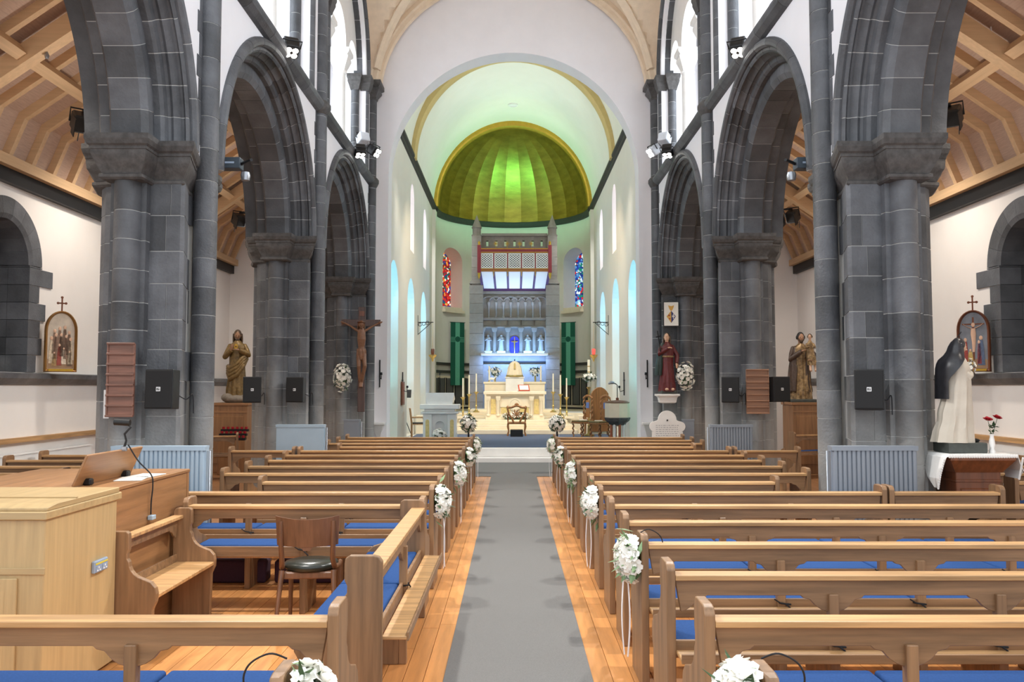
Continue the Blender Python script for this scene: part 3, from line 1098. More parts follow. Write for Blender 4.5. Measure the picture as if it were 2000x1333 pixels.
# ================================================================== PEWS
PEW_Y0, PEW_S = 3.67, 0.877
END = [(-.03, .0), (-.03, .93), (-.01, .958), (.02, .965), (.15, .965), (.175, .95), (.18, .92), (.18, .83), (.165, .80), (.165, .76), (.185, .735)] + \
      [(.185 + .20 * (1 - math.cos(t)) * .9, .735 - .13 * math.sin(t * .98)) for t in [PI / 2 * i / 6 for i in range(1, 6)]] + \
      [(.40, .585), (.445, .545), (.46, .50), (.455, .44), (.42, .38), (.41, .0)]
PEWM = {}


def board_poly(L, posts):
    """scalloped back board: low brackets beside every post"""
    zt, zb = .875, .79
    pts = [(.05, zt), (L - .05, zt)]
    cuts = sorted([.05] + posts + [L - .05])
    low = []
    for i, x in enumerate(cuts):
        b = []
        if i > 0:
            b += [(x - .17, zb), (x - .155, zb - .014), (x - .12, zb - .022), (x - .09, zb - .055), (x - .06, zb - .075), (x - .03, zb - .085)]
        if i < len(cuts) - 1:
            b += [(x + .03, zb - .085), (x + .06, zb - .075), (x + .09, zb - .055), (x + .12, zb - .022), (x + .155, zb - .014), (x + .17, zb)]
        low += b
    return pts + low[::-1]


def pew_meshes(L):
    key = round(L, 2)
    if key in PEWM:
        return PEWM[key]
    n = max(1, round(L / .95))
    posts = [L * i / n for i in range(1, n)]
    d = {}
    d['posts'] = posts
    d['end'] = MB().prism(END, 'x', 0, .048).mesh('bench_end', OAK['z'], None, .006, 2)
    d['rail'] = MB().box(.048, L - .048, -.028, .085, .873, .902).mesh('top_rail', OAKR['x'], None, .005, 2)
    d['board'] = MB().prism(board_poly(L, posts), 'y', .0, .026).mesh('back_board', OAK['x'], None, .003, 1)
    d['post'] = MB().box(-.026, .026, -.024, .03, 0, .80).mesh('post', OAK['z'], None, .004, 1)
    d['foot'] = MB().box(-.03, .03, .03, .36, 0, .455).mesh('seat_support', OAK['z'], None, .004, 1)
    d['seat'] = MB().box(.048, L - .048, .02, .45, .455, .488).mesh('seat_board', OAKR['x'], None, .006, 1)
    d['low'] = MB().box(.048, L - .048, .0, .022, .47, .555).mesh('lower_rail', OAK['x'], None, .003, 1)
    d['shelf'] = MB().box(.048, L - .048, -.165, -.024, .492, .512).mesh('book_shelf', OAKR['x'], None, .004, 1)
    d['lip'] = MB().box(.048, L - .048, -.175, -.162, .485, .535).mesh('shelf_lip', OAK['x'], None, .003, 1)
    PEWM[key] = d
    return d


def make_pew(L, loc, rz, label, group=None, shelf=True):
    t = thing('pew', label, 'pew', loc, rz, group)
    d = pew_meshes(L)
    link('bench_end', d['end'], t)
    link('bench_end', d['end'], t, (L - .048, 0, 0))
    link('top_rail', d['rail'], t)
    link('back_board', d['board'], t)
    link('seat_board', d['seat'], t)
    link('lower_rail', d['low'], t)
    if shelf:
        sh = link('book_shelf', d['shelf'], t)
        link('shelf_lip', d['lip'], sh)
    for x in d['posts']:
        link('post', d['post'], t, (x, 0, 0))
        link('seat_support', d['foot'], t, (x, 0, 0))
    return t


CUSH = {}


def cushion(w, loc, rz, label, group, tie=True):
    k = round(w, 2)
    if k not in CUSH:
        CUSH[k] = MB().box(.008, w - .008, .035, .445, .0, .058).mesh('seat_cushion', BLUE, 50, .018, 3)
    t = link('seat_cushion', CUSH[k], None, loc, (0, 0, rz), label, 'cushion', group)
    if tie:
        m = MB()
        m.tube([(0, .04, .03), (-.03, .0, .045), (-.035, -.03, .05), (0, -.036, .045), (.035, -.03, .04), (.03, .0, .035)], .006, 6)
        m.tube([(0, -.034, .045), (.02, -.045, .03), (.05, -.04, .0)], .005, 6)
        m.tube([(0, -.034, .045), (-.03, -.045, .05), (-.07, -.04, .075)], .005, 6)
        if 'tie' not in CUSH:
            CUSH['tie'] = m.mesh('tie', BLACKCL, 60)
        link('tie', CUSH['tie'], t)
    return t


ORD = ['first', 'second', 'third', 'fourth', 'fifth', 'sixth', 'seventh', 'eighth', 'ninth', 'tenth', 'eleventh', 'twelfth', 'thirteenth',
       'fourteenth', 'fifteenth', 'sixteenth', 'seventeenth']
PEWROWS = {}


def pew_row(side, k, x0, x1, cush, order, extra=''):
    """one straight pew between |x| = x0 and x1, facing the altar"""
    L = x1 - x0
    y = PEW_Y0 + PEW_S * k
    sd = 'left' if side < 0 else 'right'
    x = x0 if side > 0 else -x1
    make_pew(L, (x, y, 0), 0, 'open-backed oak pew, %s from the camera on the %s of the carpet' % (ORD[order], sd), 'nave pews on the ' + sd, not (side < 0 and k == 4))
    n = max(1, round(L / .95))
    w = (L - .1) / n
    for j in range(n if cush else 0):
        xx = x + .05 + w * j
        far = j if side > 0 else n - 1 - j
        cushion(w, (xx, y, .488), 0, 'blue cushion on the %s %s pew from the camera, %s from the carpet' % (ORD[order], sd, ORD[far]), 'blue cushions ' + sd, j > 0)


E0 = .78
rows_r = {-1: 3.45, 0: 3.45, 1: 3.45, 2: 3.45, 3: 4.62, 4: 4.62, 5: 3.52, 6: 2.78, 7: 3.42, 8: 3.42, 9: 3.42, 10: 3.42, 11: 3.42, 12: 3.05, 13: 3.40, 14: 3.40, 15: 3.40}
for i, k in enumerate(sorted(rows_r)):
    pew_row(1, k, E0, rows_r[k], k <= 7 and k >= 0, i)
rows_l = {-1: 3.45, 0: 3.45, 4: 2.82, 5: 3.42, 6: 2.72, 7: 3.42, 8: 3.42, 9: 3.42, 10: 3.42, 11: 3.42, 12: 2.98, 13: 3.36, 14: 3.36, 15: 3.36}
for i, k in enumerate(sorted(rows_l)):
    pew_row(-1, k, E0, rows_l[k], k <= 7 and k >= 0, i)
# short pews that continue two rows past the piers
make_pew(1.1, (3.54, PEW_Y0 + PEW_S * 5, 0), 0, 'short oak pew in front of the lace-covered pedestal')
make_pew(1.05, (3.46, PEW_Y0 + PEW_S * 11, 0), 0, 'short oak pew before the wooden box of the statue with a child')
make_pew(1.05, (-4.51, PEW_Y0 + PEW_S * 11, 0), 0, 'short oak pew left of the eleventh row, near the bronze-brown statue')
# side pew along the carpet, facing left (seen from behind)
SIDE_Y0, SIDE_Y1 = 4.72, 7.08
L = SIDE_Y1 - SIDE_Y0
make_pew(L, (-.79, SIDE_Y0, 0), PI / 2, 'oak pew turned sideways beside the carpet, its back to the aisle')
for j in range(2):
    w = (L - .1) / 2
    cushion(w, (-.79, SIDE_Y0 + .05 + w * j, .488), PI / 2, 'blue cushion on the sideways pew, %s half' % ('nearer' if j == 0 else 'farther'), 'blue cushions on the sideways pew', j > 0)
# purple kneelers under the pew behind the chair
for j in range(3):
    t = MB().box(-.32, .32, -.10, .10, 0.02, .24).build('kneeler', PURPLE, None, 40, .03, 3, loc=(-2.75 + .72 * j, PEW_Y0 + PEW_S * 5 + .30, .0),
        label='dark purple kneeler under the pew behind the chair, %s from the carpet' % ('third', 'second', 'first')[j], cat='kneeler', group='purple kneelers')
    t.location.z = -.02 + .0

# aisle pews behind the piers
for side in (-1, 1):
    sd = 'left' if side < 0 else 'right'
    for j, k in enumerate((6, 7, 8, 9, 10)):
        y = PEW_Y0 + PEW_S * k
        x0, x1 = 5.25, 7.0
        x = x0 if side > 0 else -x1
        make_pew(x1 - x0, (x, y, 0), 0, 'oak pew in the %s side aisle, %s from the camera' % (sd, ORD[j]), 'side aisle pews ' + sd)
        if j < 3:
            for q in range(2):
                cushion(.82, (x + .05 + .83 * q, y, .488), 0, 'blue cushion on the %s pew of the %s side aisle, %s the wall' % (
                    ORD[j], sd, 'next to' if (q == 1) == (side > 0) else 'away from'), 'blue cushions in the side aisles', False)
# sideways pews before the aisle statues
make_pew(1.2, (5.85, 17.65, 0), 0.35, 'oak pew set at an angle in front of the statue holding a child')
cushion(.55, (5.90, 17.67, .488), 0.35, 'blue cushion on the angled pew by the statue holding a child, nearer end', 'angled pew cushions', False)
cushion(.55, (5.90 + .55 * math.cos(.35), 17.67 + .55 * math.sin(.35), .488), 0.35, 'blue cushion on the angled pew by the statue holding a child, farther end', 'angled pew cushions', False)
make_pew(1.25, (-6.9, 17.1, 0), 0.3, 'oak pew set at an angle in front of the bronze-brown statue')


# ================================================================== FLOWERS
def blossom_mesh(name, m, r=.05, n=7):
    mb = MB()
    rr = random.Random(3)
    for layer, (k, tilt, s) in enumerate(((n, .35, 1.0), (n - 2, .8, .8), (3, 1.25, .55))):
        for i in range(k):
            a = 2 * PI * i / k + layer * .4 + rr.uniform(-.1, .1)
            d = Vector((math.cos(a), math.sin(a), 0))
            sd = Vector((-math.sin(a), math.cos(a), 0))
            L = r * s * rr.uniform(.9, 1.1)
            up = Vector((0, 0, 1))
            p0 = d * r * .05
            p1 = d * L * .55 * math.cos(tilt) + up * L * .5 * math.sin(tilt)
            p2 = d * L * math.cos(tilt * .8) + up * L * .9 * math.sin(tilt)
            w = L * .42
            mb.add([p0, p1 - sd * w + up * .006, p1, p1 + sd * w + up * .006, p2 - sd * w * .5, p2 + sd * w * .5, p1 - up * r * .12],
                   [(0, 1, 2), (0, 2, 3), (1, 4, 2), (2, 4, 5), (2, 5, 3), (0, 6, 1), (0, 3, 6), (1, 6, 4), (6, 5, 4), (3, 5, 6)])
    mb.ball((0, 0, r * .25), r * .28, n=7, m=5)
    return mb.mesh(name, m, 50)


BLOSSOM = blossom_mesh('blossom', PETAL)
ROSE = blossom_mesh('rose', RED, .03)


def leaf_into(mb, p, d, L, w):
    d = Vector(d).normalized()
    p = Vector(p)
    s = d.cross(Vector((.3, .2, 1)))
    if s.length < .01:
        s = Vector((1, 0, 0))
    s.normalize()
    u = s.cross(d).normalized()
    mb.add([p, p + d * L * .45 + s * w, p + d * L * .45 + u * w * .5, p + d * L * .45 - s * w, p + d * L],
           [(0, 1, 2), (0, 2, 3), (1, 4, 2), (2, 4, 3)])


def facing(d):
    return Vector(d).to_track_quat('Z', 'Y').to_euler()


def bouquet(name, label, loc, rx, ry, rz_, nb, fs=1.0, group=None, seed=1, dirs='all', leaves=60, drop=0, leafmat=None, cat='flowers', drift=None):
    """blossoms over an ellipsoid (rx, ry, rz) with leaves between"""
    t = thing(name, label, cat, loc, 0, group)
    rr = random.Random(seed)
    k = 0
    tries = 0
    pts = []
    while k < nb and tries < 3000:
        tries += 1
        d = Vector((rr.gauss(0, 1), rr.gauss(0, 1), rr.gauss(0, 1))).normalized()
        if dirs == 'x+' and d.x < -.05 or dirs == 'x-' and d.x > .05 or dirs == 'y-' and d.y > .15 or dirs == 'up' and d.z < -.1:
            continue
        q = rr.uniform(.78, 1.0)
        p = Vector((d.x * rx, d.y * ry, d.z * rz_)) * q
        if any((p - o).length < .058 * fs * (1 if tries < 800 else .6) for o in pts):
            continue
        pts.append(p)
        o = link('blossom', BLOSSOM, t, p, facing(d))
        sc = fs * rr.uniform(.8, 1.25)
        o.scale = (sc, sc, sc)
        k += 1
    mb = MB()
    for i in range(leaves):
        d = Vector((rr.gauss(0, 1), rr.gauss(0, 1), rr.gauss(0, 1))).normalized()
        if dirs == 'x+' and d.x < -.05 or dirs == 'x-' and d.x > .05 or dirs == 'y-' and d.y > .2:
            continue
        p = Vector((d.x * rx, d.y * ry, d.z * rz_)) * rr.uniform(.55, .85)
        leaf_into(mb, p, d + Vector((rr.uniform(-.4, .4), rr.uniform(-.4, .4), rr.uniform(-.5, .3))), fs * rr.uniform(.06, .11), fs * rr.uniform(.014, .026))
    mb.ball((0, 0, 0), rx * .62, ry * .62, rz_ * .62, 12, 8)
    mb.build('foliage', leafmat or LEAF, t)
    return t


def ribbon(parent, x, y, z0, z1, w, sway):
    mb = MB()
    rings = []
    for i in range(9):
        q = i / 8
        xx = x + sway * math.sin(q * 3) * .5
        yy = y + sway * q
        rings.append([(xx + .004, yy - w / 2, z0 + (z1 - z0) * q), (xx + .004, yy + w / 2, z0 + (z1 - z0) * q - .01 * q),
                      (xx, yy + w / 2, z0 + (z1 - z0) * q - .01 * q), (xx, yy - w / 2, z0 + (z1 - z0) * q)])
    return mb.loft(rings).build('ribbon', RIBBON, parent)


FL_LAB = {-1: 'cut by the bottom of the picture', 2: 'second from the camera', 5: 'third from the camera', 8: 'fourth from the camera', 11: 'fifth from the camera',
          14: 'last before the chancel'}
FL_LABL = {-1: 'cut by the bottom of the picture', 5: 'second from the camera', 8: 'third from the camera', 11: 'fourth from the camera',
           14: 'last before the chancel'}
for side in (-1, 1):
    sd = 'left' if side < 0 else 'right'
    labs = FL_LABL if side < 0 else FL_LAB
    for k in labs:
        y = PEW_Y0 + PEW_S * k
        z = .80
        t = bouquet('pew_bouquet', 'white pew-end bouquet with ribbons %s of the carpet, %s' % (sd, labs[k]), (side * (E0 - .052), y + .05, z + (.035 if k < 0 else 0)),
                    .085, .11, .145, 30 if k < 9 else 22, 1.0, 'pew end bouquets', 20 + k + side, 'x-' if side > 0 else 'x+', 60, leafmat=LEAF if k % 2 else LEAF2)
        lf = MB()
        rr = random.Random(k + 5 * side)
        for i in range(14):
            leaf_into(lf, (side * rr.uniform(0, .06), rr.uniform(-.09, .09), rr.uniform(-.2, .18)), (-side * .3, rr.uniform(-.8, .8), rr.uniform(-1, .6)), .13, .016)
        lf.build('leaves', LEAF2, t)
        ribbon(t, -side * .03, -.02, -.12, -.62, .045, .03)
        ribbon(t, -side * .05, .02, -.12, -.60, .036, -.03)
        if k in (-1, 2):
            MB().tube(spline([(side * .06, 0, .165), (side * .11, -.03, .19), (side * .18, -.02, .15), (side * .2, 0, .08), (side * .13, -.03, .02)]), .0035, 6).build('wire', BLACKCL, t, 60)
# ================================================================== NAVE FURNITURE
# ---- pale oak organ cabinet in the left corner
t = thing('organ_cabinet', 'pale oak organ cabinet with panelled front at the lower left of the picture', 'cabinet', (-3.49, 5.0, .02))
MB().box(-.70, .70, .0, .90, 0, 1.10).build('body', ORGAN['z'], t, None, .006)
MB().box(-.74, .72, -.03, .93, 1.10, 1.15).build('top', ORGAN['x'], t, None, .006)
MB().prism([(-.01, 1.15), (-.01, 1.17), (.10, 1.185), (.90, 1.185), (.90, 1.15)], 'x', -.70, .715).build('lid', ORGAN['y'], t, None, .004)
MB().box(-.70, .715, .32, .34, 1.186, 1.192).build('lid_batten', ORGAN['x'], t)
MB().box(-.71, .71, -.012, .0, .78, .82).build('front_rail', ORGAN['x'], t, None, .003)
for (a, b) in ((-.68, .02), (.06, .55)):
    d = MB().box(a, b, -.016, .0, .08, .76).build('door', ORGAN['z'], t, None, .004)
    pm = MB()
    pm.loft([[(a + i, -.017 - h, .08 + i), (b - i, -.017 - h, .08 + i), (b - i, -.017 - h, .76 - i), (a + i, -.017 - h, .76 - i)] for i, h in ((.07, 0), (.075, -.008), (.095, -.008), (.11, .004))])
    pm.build('door_panel', ORGAN['z'], d)
    MB().lathe([(.0, 0), (.012, .002), (.014, .012), (.0, .02)], 10).xf(Matrix.Rotation(PI / 2, 4, 'X') @ Matrix.Identity(4)).build('knob', BRASS, d, 50).location = (b - .03, -.018, .45)
so = MB().box(.70, .725, .56, .74, .66, .74).build('socket_box', GREYPL, t, None, .006)
MB().box(.725, .728, .57, .73, .715, .725).build('yellow_stripe', YELLOW, so)
for q in (.605, .69):
    fz = MB().box(.725, .729, q - .032, q + .032, .668, .705).build('socket_face', GREYPL, so)
    m = MB().box(.729, .731, q - .006, q + .006, .690, .702)
    m.box(.729, .731, q - .024, q - .008, .674, .682)
    m.box(.729, .731, q + .008, q + .024, .674, .682)
    m.build('socket_holes', WHITEPL, so)

# ---- brown organ console behind, with raised music lid
t = thing('organ_console', 'brown oak organ console with a raised music lid behind the pale cabinet', 'organ', (-3.59, 5.98, -.02))
MB().box(-.60, .69, .0, 1.50, .02, 1.17).build('body', BROWN['y'], t, None, .006)
MB().box(-.62, .70, -.01, 1.51, 1.17, 1.20).build('top', BROWN['y'], t, None, .006)
MB().box(.672, .695, 1.46, 1.50, .02, 1.17).build('corner_post', BROWN['z'], t)
lid = MB().box(-.02, .0, .10, 1.0, 0, .25).build('music_lid', BROWN['y'], t, None, .004, loc=(.40, 0, 1.2), rot=(0, math.radians(24), 0))
for q in (.25, .85):
    MB().box(.40, .46, q - .03, q + .03, 1.20, 1.25).build('lid_hinge', DARKMETAL, t, None, .01)
for q, a in ((.65, .2), (.9, -.1)):
    MB().box(-.10, .10, -.14, .14, 0, .004).build('paper_sheet', PAPER, t, loc=(.57, q, 1.2 + .002), rot=(0, 0, a))

# camera on a jointed arm on the lid
c = thing('webcam', 'black camera on a jointed arm clipped to the music lid', 'camera', (-3.08, 6.62, 1.445))
c.scale = (.68, .68, .75)
MB().tube([(0, 0, -.02), (.02, 0, .05), (.0, .0, .12), (.07, 0, .19), (.01, 0, .23)], [.016, .012, .013, .012, .012], 8).build('arm', BLACKPL, c, 50)
MB().tube([(-.12, -.0, .245), (.06, 0, .235)], .034, 14).build('camera_body', BLACKPL, c, 40)
MB().tube([(-.124, 0, .245), (-.119, 0, .2445)], .022, 14).build('lens', mat('lens_glass', rgb(40, 44, 60), .1), c)
MB().box(-.03, .03, -.02, .02, -.06, -.01).build('clamp', STEEL, c, None, .006)
cb = MB().tube(spline([(-3.05, 6.62, 1.45), (-2.98, 6.65, 1.32), (-2.89, 6.68, 1.21), (-2.875, 6.68, 1.12), (-2.88, 6.67, 1.0), (-2.885, 6.68, .90)]), .006, 6)
cb.build('camera_cable', BLACKCL, None, 60, label='thin black cable hanging down the side of the brown organ console', cat='cable')
MB().box(-2.895, -2.855, 6.64, 6.71, .86, .895).build('cable_plug', RADB, None, None, .004, label='small pale plug at the end of the hanging black cable', cat='plug')

# ---- short pew with its back to the console, facing the carpet
bn = make_pew(1.20, (-2.845, 7.13, 0), -PI / 2, 'short dark oak bench backed against the organ console, facing the carpet', None, False)
bn.scale = (1, .72, .925)

# ---- chair
t = thing('chair', 'brown plywood chair with a dark padded leather seat, seen from behind', 'chair', (-1.65, 6.83, 0), math.radians(4))
back = MB()
rg = []
for i in range(11):
    q = -1 + 2 * i / 10
    y = -.21 - .0 + .05 * (q * q) - .02
    zt = .90 - .025 * (1 - q * q)
    rg.append([(q * .235, y, .66 + .012 * q * q), (q * .235, y - .012, .66 + .012 * q * q), (q * .245, y - .035, zt), (q * .245, y - .022, zt)])
back.loft(rg)
bo = back.build('backrest', CHAIRW, t, 60)
MB().prism([(-.05, .662), (.05, .662), (.025, .63), (-.025, .63)], 'y', -.235, -.215).build('backrest_tongue', CHAIRW, t)
for s in (-1, 1):
    MB().tube([(s * .20, -.225, .86), (s * .20, -.225, .70), (s * .195, -.20, .56), (s * .205, -.15, .49), (s * .215, .02, .47), (s * .21, .14, .475)], [.018, .02, .021, .021, .02, .018], 8).build('back_post', CHAIRW, t, 60)
    MB().tube([(s * .20, -.17, .47), (s * .225, -.30, .0)], [.022, .015], 8).build('leg', CHAIRW, t, 60)
    MB().tube([(s * .19, .17, .46), (s * .20, .20, .0)], [.022, .015], 8).build('leg', CHAIRW, t, 60)
MB().box(-.19, .19, -.17, .19, .40, .455).build('seat_frame', CHAIRW, t, None, .01)
MB().lathe([(.17, 0), (.205, .006), (.215, .03), (.205, .052), (.12, .066), (.0, .07)], 28, (0, .01, .455), 1.0, 1.0).build('seat_pad', LEATHER, t, 60)

# ---- radiators at the foot of the piers
def radiator(label, x0, x1, y, m, flat=False, s=1, zt=1.27):
    t = thing('radiator', label, 'radiator', ((x0 + x1) / 2, y, 0), 0, 'pier radiators')
    w = (x1 - x0) / 2
    mb = MB()
    if flat:
        mb.box(-w, w, -.03, .0, .10, zt - .03)
    else:
        n = int(w * 2 / .045)
        pts = []
        for i in range(n):
            a = -w + 2 * w * i / n
            b = 2 * w / n
            pts += [(a + .004, -.012), (a + .010, -.03), (a + b - .010, -.03), (a + b - .004, -.012)]
        pts += [(w, 0), (-w, 0)]
        mb.prism(pts, 'z', .12, zt - .04)
    mb.build('front_panel', m, t)
    fr = MB().box(-w - .012, w + .012, -.036, .0, zt - .045, zt - .02)
    fr.box(-w - .012, w + .012, -.036, .0, .10, .125)
    fr.build('panel_edge', m, t)
    MB().box(-w - .012, w + .012, .06, .08, .10, zt - .02).build('rear_panel', m, t)
    tg = MB().box(-w - .015, w + .015, -.036, .082, zt - .02, zt).build('top_grille', m, t)
    for q in (-1, 1):
        MB().box(q * (w + .006) - .006, q * (w + .006) + .006, .0, .06, .10, zt - .02).build('side_cover', m, t)
    MB().tube([(-s * (w + .04), .03, .0), (-s * (w + .04), .03, zt - .05), (-s * (w - .02), .03, zt - .06)], .011, 8).build('pipe', STEEL, t, 60)
    for q in (-.7, .7):
        MB().box(q * w - .02, q * w + .02, .0, .06, 0, .11).build('foot', m, t)
    return t


radiator('tall grey ribbed radiator at the foot of the large pier on the right', 3.18, 4.02, 8.50, RAD, zt=1.31)
radiator('tall grey ribbed radiator at the foot of the middle pier on the right', 3.32, 4.02, 14.28, RAD)
radiator('tall pale blue ribbed radiator at the foot of the large pier on the left', -4.05, -3.13, 8.50, RADB, s=-1, zt=1.31)
radiator('flat pale blue radiator at the foot of the middle pier on the left', -4.02, -3.22, 14.28, RADB, True, s=-1)
radiator('narrow grey radiator beside the half pier with the crucifix', -3.98, -3.62, 19.8, RAD, True, s=-1, zt=1.15)
radiator('narrow grey radiator beside the half pier with the white plaque', 3.98, 4.25, 19.9, RAD, True, zt=1.15)
# low white radiators on the aisle walls
for s in (-1, 1):
    sd = 'left' if s < 0 else 'right'
    t = thing('wall_radiator', 'long low white radiator under the dado rail of the %s aisle wall' % sd, 'radiator', (s * (AISLE_W - .06), 12.4, 0))
    MB().box(-.03, .03, -1.9, 1.9, .45, .92).build('panel', RADW, t, None, .01)
    MB().box(-.04, .04, -1.92, 1.92, .92, .94).build('top_grille', RADW, t)
    for q in (-1.6, 1.6):
        MB().box(-.02, .02, q - .02, q + .02, -.004, .46).build('bracket', RADW, t)


# ---- loudspeakers
def speaker(label, loc, rz, tilt=0.0, w=.36, h=.48, bracket=True):
    t = thing('loudspeaker', label, 'speaker', loc, rz, 'pier loudspeakers')
    body = MB().prism([(-w / 2, -.10), (w / 2, -.10), (w * .40, .12), (-w * .40, .12)], 'z', -h / 2, h / 2)
    b = body.build('cabinet', BLACKPL, t, None, .008, 2)
    g = MB().box(-w / 2 + .012, w / 2 - .012, -.112, -.098, -h / 2 + .012, h / 2 - .012).build('grille', GRILLE, t, None, .004)
    m = MB().box(-.022, .022, -.1145, -.112, -.022, .022)
    lg = m.build('logo_plate', WHITEPL, t)
    k = MB()
    k.box(-.016, -.004, -.1155, -.1145, -.014, .014)
    k.box(.002, .014, -.1155, -.1145, -.014, .002)
    k.box(.002, .014, -.1155, -.1145, .006, .014)
    k.build('logo', BLACKPL, lg)
    if bracket:
        MB().tube([(0, .10, 0), (0, .24, 0)], .02, 10).build('bracket_arm', DARKMETAL, t, 50)
        MB().box(-.05, .05, .23, .25, -.07, .07).build('wall_plate', DARKMETAL, t)
    MB().tube(spline([(w * .3, .12, -.05), (w * .55, .18, -.10), (w * .72, .22, -.05), (w * .74, .24, -.25)]), .006, 6).build('cable', BLACKCL, t, 60)
    for e in (t,):
        e.rotation_euler = (tilt, 0, rz)
    return t


x, z = P(323, 761, 8.85)
speaker('black loudspeaker on the large pier at the left, above the organ console', (x, 8.80, z), math.radians(-4), -.03, .30, .41)
x, z = P(1694, 762, 8.85)
speaker('black loudspeaker on the large pier at the right, above the grey radiator', (x, 8.80, z), math.radians(-24), -.06, .29, .42)
x, z = P(492, 762, 14.3)
speaker('black loudspeaker on a side arm of the middle left pier, next to the statue', (x, 14.3, z), math.radians(20), -.03, .30, .44)
x, z = P(576, 762, 14.4)
speaker('black loudspeaker flat on the middle left pier, above the flat radiator', (x, 14.5, z), math.radians(-3), -.03, .30, .43)
x, z = P(1430, 762, 14.4)
speaker('black loudspeaker on the middle right pier, left of the hymn board', (x, 14.48, z), math.radians(-20), -.04, .30, .44)
x, z = P(1521, 761, 14.4)
speaker('black loudspeaker on the middle right pier, right of the hymn board', (x, 14.4, z), math.radians(14), -.03, .32, .43)
# long dark boxes on the shafts
for s, xx, sd in ((-1, 461, 'left'), (1, 1563, 'right')):
    x, z = P(xx, 333, 10.6)
    t = thing('line_speaker', 'long dark grey box projecting from the near vault shaft into the %s arch' % sd, 'speaker', (x, 10.3, z))
    MB().box(-.17, .17, -.08, .08, -.07, .07).build('cabinet', mat('slate_box_' + sd, rgb(60, 70, 80), .5), t, None, .008)
    MB().box(-.10, .10, -.085, -.08, -.012, .012).build('front_strip', GREYPL, t)
    MB().tube([(-s * .16, 0, 0), (-s * .35, -.2, 0)], .02, 8).build('bracket_arm', DARKMETAL, t, 50)
    MB().lathe([(.05, -.18), (.06, -.12), (.05, -.08), (.0, -.07)], 12, (-s * .25, -.1, -.05)).build('lamp', STEEL, t, 50)

# ---- hymn boards
def hymn_board(label, loc, rz, w, h, m, n=7):
    t = thing('hymn_board', label, 'board', loc, rz)
    MB().box(-w / 2, w / 2, 0, .02, -h / 2, h / 2).build('back_panel', m, t, None, .004)
    for i in range(n + 1):
        z = -h / 2 + h * i / n
        MB().box(-w / 2 - .008, w / 2 + .008, -.03, .0, z - .012, z + .010).build('slat', m, t, None, .003)
    for q in (-1, 1):
        MB().box(q * w / 2 - .008, q * w / 2 + .008, -.012, .02, -h / 2, h / 2).build('side_strip', m, t)
    return t


x, z = P(237, 742, 8.74)
hymn_board('dark reddish wooden hymn board with ledges on the large pier at the left', (x, 8.72, z), math.radians(3), .265, .75, HYMN)
MB().box(-.03, .03, -.02, .02, -.15, .15).build('white_notice_holder', WHITEPL, None, None, .004, loc=(P(209, 790, 8.85)[0], 8.85, P(209, 790, 8.85)[1]),
    label='thin white notice holder beside the dark hymn board', cat='holder')
x, z = P(1479, 765, 14.4)
hymn_board('lighter brown wooden hymn board with ledges on the middle pier at the right', (x, 14.38, z), math.radians(-2), .37, .74, HYMN2)

# ---- lights on the string courses
def flood(label, loc, rz, tilt, case, leds=True, yoke=True, power=0, target=None):
    t = thing('floodlight', label, 'lamp', loc, 0, 'string course floodlights')
    t.rotation_euler = (tilt, 0, rz)
    MB().box(-.12, .12, -.10, .13, -.11, .11).build('case', case, t, None, .03, 2)
    f = MB().box(-.115, .115, -.125, -.10, -.105, .105).build('front', case, t, None, .02, 1)
    if leds:
        for q in ((-.05, -.05), (.05, -.05), (-.05, .05), (.05, .05)):
            MB().tube([(q[0], -.128, q[1]), (q[0], -.122, q[1])], .047, 14).build('lamp_lens', LED, t)
    if yoke:
        MB().tube([(-.15, 0, 0), (-.15, 0, .14), (.15, 0, .14), (.15, 0, 0)], .012, 6).build('yoke', DARKMETAL, t)
    return t


WHITEM = mat('pale_grey_case', rgb(206, 212, 220), .4)
for s, sd in ((-1, 'left'), (1, 'right')):
    x, z = P(1000 + s * (452 if s < 0 else 457), 95, 12.9)
    flood('black four-lens floodlight alone on the %s string course' % sd, (s * 3.50, 12.85, z), s * -.5, math.radians(62), BLACKPL)
    x, z = P(690 if s < 0 else 1320, 300, 18.6)
    flood('black four-lens floodlight in the far %s cluster above the string course' % sd, (s * 3.42, 18.4, z), s * -.4, math.radians(70), BLACKPL)
    x, z = P(687 if s < 0 else 1320, 272, 18.7)
    flood('pale grey floodlight, uppermost of the far %s cluster' % sd, (s * 3.42, 18.75, z + .02), s * 2.5, math.radians(20), WHITEM, False)
    x, z = P(708 if s < 0 else 1298, 297, 19.0)
    flood('small pale floodlight turned sideways in the far %s cluster' % sd, (s * 3.2, 18.9, z), s * -1.2, math.radians(35), WHITEM if s > 0 else BLACKPL, True)
    spot_light('string_floodlight_beam', (s * 3.35, 12.75, 7.15), (-s * .6, 10.5, 0), 1300, (1, .97, .92), 95, .6, .1)
    spot_light('cluster_floodlight_beam', (s * 3.1, 18.5, 7.0), (-s * .8, 17.0, 0), 900, (1, .96, .9), 90, .6, .1)
    flood('added unseen black four-lens floodlight on the %s string course nearest the camera, above the picture' % sd, (s * 3.50, 6.6, 7.36), s * -.5, math.radians(62), BLACKPL)
    spot_light('added_near_beam', (s * 3.35, 6.5, 7.2), (-s * .6, 4.8, 0), 1100, (1, .97, .92), 95, .6, .1)  # unseen pair of floodlights, added to brighten the near nave


